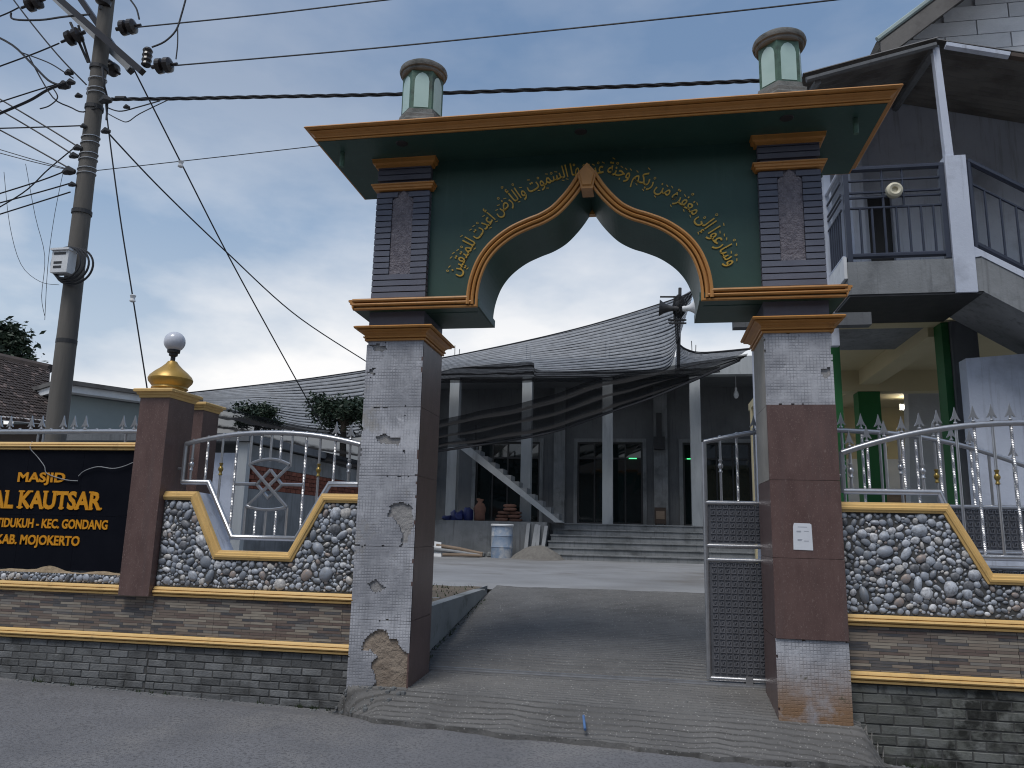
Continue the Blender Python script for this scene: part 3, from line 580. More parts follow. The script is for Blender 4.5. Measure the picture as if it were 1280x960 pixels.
for (v, f), w, word in zip(tms, wid, words):
    xm = max(q[0] for q in v); mb = MB()
    def put(x, y, z):
        p, d = along(s0+x*sc); nrm = Vector((d.y, -d.x, 0)); nrm = nrm if nrm.dot(p-Vector((GC, 3.6, 0))) > 0 else -nrm; q = p+nrm*(y-.02); return (q.x, AY0-.006-z, q.y)
    mb.v = [put(xm-x, y*1.12, z) for x, y, z in v]; mb.f = list(f)
    x = .02
    while x < w-.01:                                      # vowel strokes and rings above and below
        top = max([q[1] for q in v if abs((xm-q[0])-x) < .022] or [.06]); low = min([q[1] for q in v if abs((xm-q[0])-x) < .022] or [0])
        k = random.random(); yy = top*1.12+.022; hh = .004
        if k < .55: mb.face([put(x-.014, yy, hh), put(x+.014, yy+.011, hh), put(x+.013, yy+.019, hh), put(x-.015, yy+.008, hh)])
        elif k < .75:
            for q in range(8):
                a0, a1 = q*math.pi/4, (q+1)*math.pi/4; mb.face([put(x+.013*math.cos(a0), yy+.012+.013*math.sin(a0), hh), put(x+.013*math.cos(a1), yy+.012+.013*math.sin(a1), hh), put(x+.007*math.cos(a1), yy+.012+.007*math.sin(a1), hh), put(x+.007*math.cos(a0), yy+.012+.007*math.sin(a0), hh)])
        else: mb.face([put(x-.014, low-.03, hh), put(x+.014, low-.02, hh), put(x+.013, low-.012, hh), put(x-.015, low-.022, hh)])
        x += .052
    part('calligraphy_word', mb, 'callig', gate); s0 += w*sc+gap
pp = MB(); pq = [(3.572, 1.265), (3.716, 1.262), (3.712, 1.458), (3.700, 1.466), (3.584, 1.468), (3.576, 1.44)]
pp.hexa([(a, -.0175, b) for a, b in pq], [(a, -.0145, b) for a, b in pq])
pn = thing('paper_notice', 'crumpled white paper notice stuck on the brown right pillar', 'notice', (3.645, -.016, 1.262)); part('sheet', pp, 'paper', pn)
ik = MB()
for xa, xb, za, zb in ((3.61, 3.68, 1.436, 1.440), (3.60, 3.635, 1.405, 1.409), (3.60, 3.632, 1.398, 1.402), (3.605, 3.64, 1.340, 1.344), (3.605, 3.635, 1.332, 1.336), (3.655, 3.69, 1.405, 1.408), (3.652, 3.688, 1.330, 1.334)): ik.box(xa, xb, -.0182, -.0176, za, zb)
part('print', ik, 'ink', pn)

# ================================================================ PERIMETER WALLS
WY, WT = .15, .25                                         # front plane and thickness of the walls
def brick_mesh(w, h, d, seed, mat):
    rnd = random.Random(seed); b = MB(); e = .004
    j = lambda: rnd.uniform(-.0025, .0025)
    b.hexa([(x+j(), 0, z+j()) for x, z in ((-w/2, -h/2), (w/2, -h/2), (w/2, h/2), (-w/2, h/2))], [(x, d, z) for x, z in ((-w/2, -h/2), (w/2, -h/2), (w/2, h/2), (-w/2, h/2))])
    b.v = [(x, y, z) for x, y, z in b.v]
    # chamfered face
    b = MB(); o = [(-w/2, -h/2), (w/2, -h/2), (w/2, h/2), (-w/2, h/2)]; oj = [(x+j(), z+j()) for x, z in o]
    b.v = [(x*(1-2*e/w), 0+j()*.6, z*(1-2*e/h)) for x, z in oj]+[(x, e, z) for x, z in oj]+[(x, d, z) for x, z in oj]
    b.f = [(0, 1, 2, 3)]+[(i, i+4, (i+1) % 4+4, (i+1) % 4) for i in range(4)]+[(i+4, i+8, (i+1) % 4+8, (i+1) % 4+4) for i in range(4)]
    return mesh_of('brick', b, mat)
def brick_field(parent, x0, x1, ztop, zbot, w, h, mat, seed):
    full = [brick_mesh(w-.009, h-.009, .03, seed+k, mat) for k in range(5)]; rnd = random.Random(seed)
    row = 0; z = ztop-h/2
    while z > zbot-h/2:
        x = x0-(w*.5 if row % 2 else 0)+rnd.uniform(-.01, .01)
        while x < x1:
            a, b = max(x, x0), min(x+w, x1)
            if b-a > .04 and z < 9 and z+h/2 > road_z((a+b)/2, WY)-.01:
                inst('brick', rnd.choice(full), parent, ((a+b)/2, WY-.012+rnd.uniform(-.002, .003), z), (0, rnd.uniform(-.006, .006), 0), ((b-a)/w, 1, 1))
            x += w
        z -= h; row += 1
TRIM = [(0.0, .0), (.004, -.024), (.020, -.028), (.023, -.012), (.027, -.012), (.030, -.034), (.040, -.042), (.052, -.036), (.055, -.018), (.059, -.018), (.062, -.028), (.074, -.022), (.085, -.010), (.085, .0)]
def trim_bar(x0, x1, z, y=WY-.016, s=1.0):
    return MB().hexa([(x0, y+b*s, z+a) for a, b in TRIM], [(x1, y+b*s, z+a) for a, b in TRIM])
def dome(nseg=9):
    b = MB(); prof = [(1.0, 0), (.93, .34), (.66, .72), (.30, .94)]
    for r, h in prof:
        for k in range(nseg): t = 2*math.pi*k/nseg; b.v.append((r*math.cos(t), -h, r*math.sin(t)))
    b.v.append((0, -1, 0))
    for i in range(len(prof)-1):
        for k in range(nseg): b.f.append((i*nseg+k, i*nseg+(k+1) % nseg, (i+1)*nseg+(k+1) % nseg, (i+1)*nseg+k))
    for k in range(nseg): b.f.append(((len(prof)-1)*nseg+k, (len(prof)-1)*nseg+(k+1) % nseg, len(b.v)-1))
    b.smooth = True; return b
DOME = dome(); DOME_ME = []
for k in range(8):
    d = MB(); d.f = DOME.f; d.smooth = True; d.v = [(x*(1+.34*noise.noise((x*1.3, z*1.3, k*7))), y*(1+.2*noise.noise((x, z, k*3+1))), z*(1+.34*noise.noise((x*1.3, z*1.3, k*9+2)))) for x, y, z in DOME.v]
    DOME_ME.append(mesh_of('pebble', d, 'pebble'))
def pebbles(parent, x0, x1, z0, z1, ok, y, seed, rmin=.0105, rbig=.024, rmax=.052):
    rnd = random.Random(seed); cell = .06; gridc = {}; big = []; small = MB(); small.smooth = True
    sizes = [rmax*(.70+.55*rnd.random()) for k in range(26)]+[lerp(.024, .040, rnd.random()**1.4) for k in range(420)]+[lerp(rmin, .024, rnd.random()) for k in range(1500)]
    A = (x1-x0)*(z1-z0)/1.6; lim = int(26*A); sizes = sizes[:lim]+sizes[26:]
    for r in sizes:
        for tr in range(26 if r > .024 else 40):
            x, z = rnd.uniform(x0+r*.8, x1-r*.8), rnd.uniform(z0+r*.7, z1-r*.7)
            if not ok(x, z, r): continue
            i, j = int(x/cell), int(z/cell); hit = False
            for a in range(i-2, i+3):
                for b in range(j-2, j+3):
                    for X, Z, Q in gridc.get((a, b), ()):
                        if (X-x)**2+(Z-z)**2 < (.84*(Q+r))**2: hit = True; break
                    if hit: break
                if hit: break
            if hit: continue
            gridc.setdefault((i, j), []).append((x, z, r)); e = rnd.uniform(.58, 1.10); ang = rnd.uniform(0, 6.28); dep = r*rnd.uniform(.42, .62)
            if r >= rbig and len(big) < 295: big.append(1); inst('pebble', rnd.choice(DOME_ME), parent, (x, y, z), (0, ang, 0), (r*1.06, dep, r*e))
            else:
                n = len(small.v); ca, sa = math.cos(ang), math.sin(ang)
                for X, Y, Z in DOME.v: X *= r*1.05; Z *= r*e; small.v.append((x+X*ca+Z*sa, y+Y*dep, z-X*sa+Z*ca))
                small.f += [tuple(n+q for q in f) for f in DOME.f]
            break
    part('small_pebbles', small, 'pebble_small', parent, kind='stuff')
# --- walls with a notched pebble panel, left and right of the gate
def notch_wall(name, label, x0, x1, n, left):
    # n: notch corner xs (top-left, bottom-left, bottom-right, top-right)
    w = thing(name, label, 'wall', ((x0+x1)/2, WY+WT/2, -.2)); ZT, ZN = 1.565, 1.045
    prof = [(x0, -.6), (x1, -.6), (x1, ZT), (n[3], ZT), (n[2], ZN), (n[1], ZN), (n[0], ZT), (x0, ZT)]
    part('core', MB().prism(prof, WY, WY+WT), 'cement' if False else 'bluewhite', w)
    part('brick_backing', MB().box(x0+.001, x1-.001, WY-.006, WY-.001, -.6, .30), 'mortar', w)
    brick_field(w, x0, x1, .285, -.36, .182 if left else .205, .0625 if left else .072, 'brick' if left else 'brick_mossy', 3 if left else 50)
    part('lower_trim', trim_bar(x0, x1, .288), 'gold2', w)
    xs = x0; k = 0
    while xs < x1-.01:
        xe = min(xs+.60, x1); part('ledger_tile', MB().box(xs+.001, xe-.001, WY-.014, WY-.001, .375, .703), 'ledger', w); xs = xe
    xs = x0
    while xs < x1-.01:
        xe = min(xs+.98, x1); part('middle_trim', trim_bar(xs+.0012, xe-.0012, .704), 'gold2', w); xs = xe
    bk = part('pebble_panel', MB().prism([(x0+.002, .79), (x1-.002, .79), (x1-.002, ZT-.001), (n[3]+.002, ZT-.001), (n[2]+.002, ZN-.001), (n[1]-.002, ZN-.001), (n[0]-.002, ZT-.001), (x0+.002, ZT-.001)], WY-.010, WY-.001), 'mortar', w)
    def ok(x, z, r):
        top = ZT
        if n[0] < x < n[1]: top = lerp(ZT, ZN, (x-n[0])/(n[1]-n[0]))
        elif n[1] <= x <= n[2]: top = ZN
        elif n[2] < x < n[3]: top = lerp(ZN, ZT, (x-n[2])/(n[3]-n[2]))
        return z+r*.9 < top
    pebbles(bk, x0+.004, x1-.004, .795, ZT-.004, ok, WY-.010, 11 if left else 23)
    tp_ = [(x0, ZT), (n[0], ZT), (n[1], ZN), (n[2], ZN), (n[3], ZT), (x1, ZT)]
    part('top_trim', MB().strip(tp_, [(-.002, WY-.006), (.0, WY-.030), (.016, WY-.034), (.020, WY-.042), (.036, WY-.044), (.042, WY-.034), (.058, WY-.032), (.064, WY-.018), (.078, WY-.014), (.080, WY+.02), (.008, WY+.02)]), 'gold2', w)
    part('coping', MB().strip(tp_, [(.002, WY+.021), (.074, WY+.021), (.066, WY+WT), (.002, WY+WT)]), 'bluewhite', w)
    return w
wall_l = notch_wall('perimeter_wall', 'low wall of grey brick, ledger strips and pebbles with a notch, left of the gate', -1.925, -.02, (-1.655, -1.375, -.625, -.345), True)
wall_r = notch_wall('perimeter_wall', 'low wall of mossy grey brick, ledger strips and pebbles, right of the gate', 3.957, 6.94, (4.715, 4.985, 5.915, 6.185), False)
# --- the sign wall beyond the post
SX0, SX1 = -5.6, -2.235
sw = thing('sign_wall', 'black granite name wall with amber letters above grey brick, at the far left', 'wall', ((SX0+SX1)/2, WY+.1, -.1))
part('core', MB().box(SX0, SX1, WY+.03, WY+WT, -.5, 2.02), 'cement', sw)
part('ledge_core', MB().box(SX0, SX1, WY, WY+.029, -.5, .865), 'cement', sw)
part('brick_backing', MB().box(SX0, -1.926, WY-.006, WY-.001, -.5, .30), 'mortar', sw)
part('under_post', MB().box(-2.234, -1.926, WY, WY+WT, -.5, .703), 'cement', sw)
brick_field(sw, SX0+1.2, -1.926, .285, -.30, .182, .0625, 'brick', 91)
part('lower_trim', trim_bar(SX0, -1.926, .288), 'gold2', sw)
xs = SX0
while xs < -1.93:
    xe = min(xs+.60, -1.926); part('ledger_tile', MB().box(xs+.001, xe-.001, WY-.014, WY-.001, .375, .703), 'ledger', sw); xs = xe
part('middle_trim', trim_bar(SX0, SX1-.002, .704), 'gold2', sw)
pb = part('pebble_band', MB().box(SX0, SX1-.002, WY-.010, WY-.001, .79, .872), 'mortar', sw)
pebbles(pb, -4.2, SX1-.005, .792, .870, lambda x, z, r: z+r < .874 and z-r > .788, WY-.010, 31, rmax=.034)
xs = SX1; 
while xs > SX0+.01:
    xe = max(xs-.60, SX0)
    for za, zb in ((.90, 1.40), (1.40, 2.018)): part('black_slab', MB().box(xe+.001, xs-.001, WY+.012, WY+.0295, za+.001, zb-.001), 'signblack', sw)
    xs = xe
part('top_trim', MB().hexa([(SX0, WY+.012+b*1.0, 2.018+a*.9) for a, b in TRIM], [(SX1, WY+.012+b*1.0, 2.018+a*.9) for a, b in TRIM]), 'gold2', sw)
part('coping', MB().box(SX0, SX1, WY+.03, WY+WT, 2.021, 2.09), 'cement', sw)
sand = MB().grid(lambda u, v: ((lambda x: (x, lerp(WY-.008, WY+.012, v), .866+(.012+.04*max(0, noise.noise((x*2.2, 0, 4))) + .055*math.exp(-((x+3.05)/.16)**2))*v+.006*noise.noise((x*14, v*3, 2))))(lerp(SX0, SX1-.003, u))), 240, 4)
ss = struct('sand', sand, 'drysand', 'stuff'); ss['label'] = 'dry sand and straw lying on the ledge under the black sign'
def flat_text(body, x_left, x_right, z0, z1, bold, serif=False, name='letter'):
    """each letter a part; the line is stretched between the two x values"""
    v, f = text_mesh(body.replace(' ', 'n'), 1.0, 0, .0); tot = None
    # advance widths by measuring growing strings
    xs = [0.0]
    for i in range(1, len(body)+1):
        vv, _ = text_mesh(body[:i]+'I', 1.0, 0, 0); xs.append(max(q[0] for q in vv)-.17)
    tw = xs[-1]; k = (x_right-x_left)/tw; H = (z1-z0)/.727
    for i, ch in enumerate(body):
        if ch == ' ': continue
        v, f = text_mesh(ch, 1.0, bold, .035); mb = MB(); ox = x_left+xs[i]*k
        mb.v = [(ox+x*k, WY+.009-z*.16, z0+y*H) for x, y, z in v]; mb.f = list(f)
        if serif:
            w = max(q[0] for q in v)*k; cz = .016; yb = WY+.0035
            def slab(a, b, top=False): mb.box(ox+a*w, ox+b*w, yb, yb+.008, z1-cz if top else z0, z1 if top else z0+cz)
            for a, b, tt in {'A': [(-.08, .26, 0), (.72, 1.06, 0)], 'L': [(-.04, .42, 1), (-.04, .5, 0)], 'K': [(-.05, .38, 0), (-.05, .38, 1), (.66, 1.06, 0), (.62, 1.0, 1)], 'U': [(-.05, .36, 1), (.66, 1.04, 1)], 'T': [(.28, .72, 0)], 'R': [(-.05, .38, 0), (-.05, .3, 1), (.74, 1.08, 0)], 'S': []}[ch]: slab(a, b, tt)
            if ch == 'T':
                mb.box(ox, ox+.07*w, yb, yb+.008, z1-.045, z1-.001); mb.box(ox+.93*w, ox+w, yb, yb+.008, z1-.045, z1-.001)
        part(name, mb, 'letter', sw)
flat_text('MASJID', -3.530, -3.005, 1.712, 1.803, .028)
flat_text('AL KAUTSAR', -3.772, -2.600, 1.462, 1.628, .034, True)
flat_text('JATIDUKUH - KEC. GONDANG', -3.769, -2.490, 1.281, 1.366, .028)
flat_text('KAB. MOJOKERTO', -3.665, -2.765, 1.125, 1.213, .028)
single('loose_wire', MB().tube(smooth([(-3.42, WY+.005, 2.10), (-3.40, WY-.03, 2.03), (-3.33, WY-.004, 1.95), (-3.24, WY-.004, 1.86), (-3.20, WY-.002, 1.79), (-3.00, WY-.002, 1.735), (-2.86, WY-.002, 1.725)], 24), .0042, 6), 'greywood', 'thin pale wire hanging down the black sign over the top letters', 'wire', (-3.2, WY, 1.72))
single('loose_wire', MB().tube(smooth([(-2.86, WY-.002, 1.77), (-2.80, WY-.006, 1.82), (-2.66, WY-.012, 1.86), (-2.50, WY-.01, 1.845), (-2.38, WY-.008, 1.87), (-2.27, WY-.01, 1.915), (-2.24, WY+.0, 1.92)], 24), .0042, 6), 'greywood', 'thin pale wire running across the black sign to the brown post', 'wire', (-2.5, WY, 1.77))
# --- the brown post with its gold dome, a second post behind it
def post(x0, x1, y0, y1, z0, z1, label, fin=True):
    t = thing('wall_post', label, 'post', ((x0+x1)/2, (y0+y1)/2, z0))
    part('shaft', MB().box(x0, x1, y0, y1, z0, z1), 'granite', t)
    part('capital', MB().cornice(x0, x1, y0, y1, [(-.02, z1-.038), (.008, z1-.038), (.012, z1-.015), (.024, z1-.01), (.030, z1+.010), (.050, z1+.016), (.052, z1+.036), (.046, z1+.044), (-.05, z1+.046)]), 'gold2', t)
    if fin:
        c = ((x0+x1)/2, (y0+y1)/2, z1); d = MB().lathe([(.155, .0465), (.155, .075), (.168, .08), (.16, .10), (.172, .115), (.200, .150), (.205, .175), (.190, .205), (.150, .245), (.100, .285), (.060, .325), (.042, .352), (.02, .358)], c, 28); d.smooth = 35
        part('dome', d, 'goldmetal', t)
    return t
post(-2.232, -1.928, .055, .46, .706, 2.545, 'tall brown granite post with a gold onion dome beside the sign')
post(-2.47, -2.165, 1.0, 1.3, .5, 2.575, 'second post with a gold capital behind the domed post', False)
gl = thing('globe_lamp', 'milky round globe lamp on top of the gold dome', 'lamp', (-2.08, .258, 2.90))
part('socket', MB().lathe([(.022, 2.895), (.022, 2.945), (.04, 2.955), (.042, 2.98), (.058, 2.985), (.060, 3.01), (.03, 3.012)], (-2.08, .258, 0), 20), 'iron', gl)
gb = MB().lathe([(.10*math.sin(math.pi*k/14), 3.095-.10*math.cos(math.pi*k/14)) for k in range(2, 15)], (-2.08, .258, 0), 24); gb.smooth = True; part('globe', gb, 'globe', gl)

# ================================================================ STAINLESS RAILINGS
def spear(x, y, z, s=1.0):
    pts = [(0, .125), (.010, .085), (.020, .050), (.040, .012), (.026, .016), (.011, .030), (.006, .028), (.006, -.025), (-.006, -.025), (-.006, .028), (-.011, .030), (-.026, .016), (-.040, .012), (-.020, .050), (-.010, .085)]
    b = MB().prism([(x+a*s, z+c*s) for a, c in pts], y-.006, y+.006); b.lathe([(.013, z-.012), (.017, z-.004), (.013, z+.004)], (x, y, 0), 10); return b
def twist(x, y, z0, z1, r=.0105):
    b = MB(); n = max(6, int((z1-z0)/.0065)); base = 0
    for i in range(n+1):
        z = lerp(z0, z1, i/n); a = z*2*math.pi/.055
        for j in range(4): t = a+j*math.pi/2; b.v.append((x+r*1.25*math.cos(t), y+r*1.25*math.sin(t), z))
    for i in range(n):
        for j in range(4): b.f.append((i*4+j, i*4+(j+1) % 4, i*4+4+(j+1) % 4, i*4+4+j))
    return b
def straight(x, y, z0, z1, r=.0115): return MB().tube([(x, y, z0), (x, y, z1)], r, 8)
def collar(x, y, z, mat, parent):
    c = MB().lathe([(.0098, z-.060), (.018, z-.056), (.018, z-.046), (.013, z-.040), (.013, z-.024), (.020, z-.016), (.024, z), (.020, z+.016), (.013, z+.024), (.013, z+.040), (.018, z+.046), (.018, z+.056), (.0098, z+.060)], (x, y, 0), 12); c.smooth = 40; part('collar', c, mat, parent)
def wall_railing(label, bars_x, kinds, spears, flip, cx, y, hw, zc=2.202, drop=.108, uo=.60, ui=.315, motif=True):
    """cx centre; layout mirrored with flip"""
    f = thing('wall_railing', label, 'railing', (cx, y, 1.2)); X = lambda u: cx+(u if not flip else -u)
    arc = lambda u: zc-drop*(abs(u)/hw)**2.1
    def bottom(u):
        a = abs(u+.0)
        if a > uo: return 1.735
        if a < ui: return 1.240
        return lerp(1.240, 1.735, (a-ui)/(uo-ui))
    t = MB().tube([(X(u), y, arc(u)) for u in [hw*(-1+2*i/24) for i in range(25)]], .024, 10); t.smooth = 40; part('top_rail', t, 'steel', f)
    t = MB().tube([(X(-hw), y, 1.735), (X(-uo), y, 1.735), (X(-ui), y, 1.240), (X(ui), y, 1.240), (X(uo), y, 1.735), (X(hw), y, 1.735)], .024, 10); t.smooth = 40; part('bottom_rail', t, 'steel', f)
    for s in (-1, 1): part('end_stile', MB().tube([(X(s*hw), y, 1.72), (X(s*hw), y, arc(hw)+.01)], .019, 8), 'steel', f)
    for i, (u, k) in enumerate(zip(bars_x, kinds)):
        z1 = arc(u)-.012; z0 = bottom(u)+.012
        if k in 'ab': z0 = 1.935 - .10*(u/.20)**2*.4
        o = part('bar', twist(X(u), y, z0, z1) if k in 'tb' else straight(X(u), y, z0, z1), 'steel', f)
        if k == 'c': collar(X(u), y, 1.90, 'steel', o)
        if k == 'g': collar(X(u), y, 1.86, 'brass', o)
        if i in spears: part('spearhead', spear(X(u), y, arc(u)+.035), 'steel', f)
        else: part('bar_cap', MB().lathe([(.014, arc(u)+.014), (.012, arc(u)+.026), (.004, arc(u)+.030)], (X(u), y, 0), 10), 'steel', f)
    for s in (-1, 1): part('wall_bracket', MB().tube([(X(s*hw), y, 1.86), (X(s*(hw+.055)), y, 1.86)], .013, 8), 'steel', f)
    if not motif: return
    for k, u in enumerate((-.205, -.10, 0, .10, .205)):
        zt = 1.515-.022*(1-(u/.2)**2); part('lower_bar', (twist if k % 2 else straight)(X(u), y, 1.25, zt), 'steel', f)
    mo = MB(); r = .0155
    mo.tube([(X(u), y-.004, 1.955-.05*(u/.20)**2) for u in [-.20+.04*i for i in range(11)]], r, 6)
    mo.tube([(X(u), y-.004, 1.492+.028*(u/.20)**2) for u in [-.20+.04*i for i in range(11)]], r, 6)
    mo.tube([(X(-.20), y-.006, 1.905), (X(.20), y-.006, 1.52)], r, 6).tube([(X(.20), y+.010, 1.905), (X(-.20), y+.010, 1.52)], r, 6)
    part('fan_motif', mo, 'steel', f)
    dm = MB().tube([(X(0), y+.024, 1.86), (X(-.125), y+.024, 1.725), (X(0), y+.024, 1.60), (X(.125), y+.024, 1.725), (X(0), y+.024, 1.86)], r, 6); part('diamond', dm, 'steel', f)
    for s in (-1, 1): part('tie_bar', MB().tube([(X(s*.125), y+.005, 1.725), (X(s*.35), y+.005, 1.725)], r, 6), 'steel', f)
bl = [-.794, -.642, -.49, -.344, -.201, -.102, 0, .097, .206, .346, .483, .63, .774]; kl = 'ctgtabababgtc'
kl = 'ctgt'+'ababa'+'tgtc'
wall_railing('arched stainless railing with knotted fan motif, in the notch left of the gate', bl, kl, (11, 12), False, -.98, .27, .872)
br = [-1.355+.1355*k for k in range(21)]
wall_railing('wide arched stainless railing with a full row of spearheads, right of the gate', br, 'ctptctptgtptctptctptc', tuple(range(21)), False, 5.45, .27, 1.42, 2.292, .247, .703, .532, False)
tr = thing('wall_railing', 'straight stainless rail with spearheads along the top of the black sign wall', 'railing', (-3.6, .27, 2.09))
t = MB().tube([(-5.6, .27, 2.205), (-2.25, .27, 2.212)], .024, 10); t.smooth = 40; part('top_rail', t, 'steel', tr)
for i, x in enumerate([-2.30, -2.42, -2.545, -2.68, -2.82, -2.955, -3.08, -3.20, -3.33, -3.44, -3.56, -3.68, -3.80, -3.92]):
    if i in (3, 4, 8, 11): part('bar_cap', MB().lathe([(.014, 2.232), (.012, 2.242), (.004, 2.246)], (x, .27, 0), 10), 'steel', tr)
    else: part('spearhead', spear(x, .27, 2.245), 'steel', tr)
for x in (-2.5, -3.405, -3.465, -4.3): part('bar', MB().tube([(x, .27, 2.085), (x, .27, 2.2)], .012, 8), 'steel', tr)

# ================================================================ SLIDING GATE AND ITS TRACK
single('gate_track', MB().box(.50, 6.2, .735, .762, .085, .130).box(.50, 6.2, .715, .782, .08, .112), 'steel', 'thin steel rail set across the concrete ramp', 'rail', (2.4, .75, .08))
sg = thing('sliding_gate', 'stainless sliding gate with embossed dark panels, half hidden behind the right pillar', 'gate', (4.4, .75, .12))
GX0, GX1, GY = 2.972, 5.93, .75
top = smooth([(GX0, GY, 2.185), (3.2, GY, 2.235), (3.47, GY, 2.280), (3.9, GY, 2.300), (4.3, GY, 2.285), (4.55, GY, 2.268), (4.86, GY, 2.222), (5.2, GY, 2.14), (5.59, GY, 1.998), (GX1, GY, 1.86)], 40)
t = MB().tube(top, .021, 10); t.smooth = 40; part('top_rail', t, 'steel', sg)
for x, z in ((GX0, 2.185), (4.02, 2.28), (GX1, 1.86)): part('stile', MB().tube([(x, GY, .15), (x, GY, z)], .023, 10), 'steel', sg)
for z in (1.642, 1.268, 1.146, .158):
    t = MB().tube([(GX0, GY-.003, z), (GX1, GY-.003, z)], .020, 10); t.smooth = 40; part('rail', t, 'steel', sg)
def topz(x):
    for a, b in zip(top, top[1:]):
        if a.x <= x <= b.x: return lerp(a.z, b.z, (x-a.x)/(b.x-a.x))
    return 1.9
gb_x = [3.113, 3.259, 3.412, 3.56, 3.71, 3.86, 4.155, 4.32, 4.464, 4.62, 4.756, 4.903, 5.043, 5.188, 5.326, 5.513, 5.66, 5.80]
for i, x in enumerate(gb_x):
    k = 'ctsctsctsctgttstcs'[i]; o = part('bar', (twist if k == 't' else straight)(x, GY, 1.655, topz(x)-.012), 'steel', sg)
    if k == 'c': collar(x, GY, 1.97, 'steel', o)
    if k == 'g': collar(x, GY, 1.90, 'brass', o)
    if i in (2, 3, 4, 6, 7, 8, 11, 12, 13, 15, 16): part('spearhead', spear(x, GY, topz(x)+.035), 'steel', sg)
    else: part('bar_cap', MB().lathe([(.014, topz(x)+.014), (.012, topz(x)+.026), (.004, topz(x)+.030)], (x, GY, 0), 10), 'steel', sg)
for za, zb in ((1.292, 1.62), (1.17, 1.125), (.182, 1.124)):
    if zb < za: continue
    for xa, xb in ((GX0+.02, 4.0), (4.04, GX1-.02)):
        pn_ = part('embossed_sheet', MB().box(xa, xb, GY-.002, GY+.004, za, zb), 'darksteel', sg); em = MB(); c = .058; x = xa+.02
        while x < xb-.03:
            z = za+.02
            while z < zb-.03:
                w = c*.36; h = .008; y0, y1 = GY-.011, GY-.0022
                cx_, cz_ = x+c*.4, z+c*.4
                em.box(cx_-w, cx_-w+h, y0, y1, cz_-w, cz_+w*.3).box(cx_-w+h, cx_+w, y0, y1, cz_-w, cz_-w+h).box(cx_+w-h, cx_+w, y0, y1, cz_-w+h, cz_+w).box(cx_-w*.2, cx_+w-h, y0, y1, cz_+w-h, cz_+w).box(cx_-w*.2, cx_-w*.2+h, y0, y1, cz_, cz_+w-h)
                z += c*.95
            x += c*.95
        part('embossing', em, 'embossteel', pn_, kind='stuff')
for x in (3.30, 5.5):
    wh = MB().lathe([(.035, -.012), (.042, -.010), (.030, 0), (.042, .010), (.035, .012)], (x, GY, .142), 18, 'y'); wo = part('wheel', wh, 'iron', sg)
    part('wheel_bracket', MB().box(x-.03, x+.03, GY-.024, GY-.016, .105, .19), 'steel', sg)

# ================================================================ MOSQUE ACROSS THE COURTYARD
mq = thing('mosque', 'unfinished grey cement mosque hall with columns and broad steps across the courtyard', 'building', (1.3, 17, .6))
FZ = 1.60
part('plinth', MB().box(-6.2, -.32, 15.40, 26, .3, FZ).box(-.32, 16, 16.12, 26, .3, FZ-.003), 'cement', mq)
for k in range(6):
    z0, z1, y0 = .55 if k == 0 else .6+k*.1667, .6+(k+1)*.1667, 14.62+k*.30
    st = part('step', MB().box(-.30+.03*k, 9.0, y0, 16.118, z0-.03 if k else z0, z1-.035), 'cement', mq); part('nosing', MB().box(-.32+.03*k, 9.02, y0-.03, y0+.29, z1-.034, z1-.002), 'cement', st)
for x in (-5.9, -3.40, -1.115, 1.33, 3.89, 6.6, 9.2):
    part('column', MB().box(x-.15, x+.15, 16.42, 16.74, FZ+.002, 6.0), 'column', mq)
    part('rebar', MB().tube([(x-.05, 16.5, 6.5), (x-.06, 16.5, 7.05)], .012, 5).tube([(x+.05, 16.6, 6.5), (x+.07, 16.6, 6.95)], .012, 5), 'iron', mq)
part('front_beam', MB().box(-6.2, 16, 16.40, 16.76, 6.002, 6.55), 'column', mq)
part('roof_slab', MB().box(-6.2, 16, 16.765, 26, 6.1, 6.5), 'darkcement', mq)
wl = MB(); zt = 6.098
openings = [(-3.22, -1.04), (.215, 2.345), (3.62, 5.75), (7.0, 9.1)]
xprev = -6.2
for a, b in openings: wl.box(xprev, a, 19, 19.25, FZ, zt); wl.box(a, b, 19, 19.25, 4.28, zt); xprev = b
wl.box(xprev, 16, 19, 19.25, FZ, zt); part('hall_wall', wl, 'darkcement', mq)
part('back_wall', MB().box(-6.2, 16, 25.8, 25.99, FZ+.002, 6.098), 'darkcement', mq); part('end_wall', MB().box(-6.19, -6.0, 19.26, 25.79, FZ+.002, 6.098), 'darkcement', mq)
for a, b in openings:
    wn = part('window', MB().box(a, a+.06, 19.02, 19.10, FZ, 4.28).box(b-.06, b, 19.02, 19.10, FZ, 4.28).box(a+.06, b-.06, 19.02, 19.10, 4.22, 4.28).box(a+.06, b-.06, 19.02, 19.10, 3.72, 3.78).box(a+.06, b-.06, 19.02, 19.10, FZ, FZ+.08), 'frame', mq)
    part('surround', MB().strip([(a, FZ+.002), (a, 4.28), (b, 4.28), (b, FZ+.002)], [(.0, 18.955), (.12, 18.955), (.12, 18.998), (.0, 18.998)]), 'cement', wn)
    n = 4
    for i in range(n):
        xa, xb = lerp(a+.06, b-.06, i/n), lerp(a+.06, b-.06, (i+1)/n)
        if i: part('mullion', MB().box(xa-.025, xa+.025, 19.03, 19.09, FZ+.08, 4.22), 'frame', wn)
        for za, zb in ((FZ+.082, 3.718), (3.782, 4.218)): part('pane', MB().face([(xa, 19.06+.004*(i % 2), za-.01), (xb, 19.06-.003*(i % 2), za-.01), (xb, 19.066, zb+.01), (xa, 19.064, zb+.01)]), 'glass', wn)
for a, b in ((-.55, -.18), (2.70, 3.14), (6.15, 6.6), (-5.2, -4.7)): part('pilaster', MB().box(a, b, 18.78, 18.997, FZ+.002, 6.095), 'cement', mq)
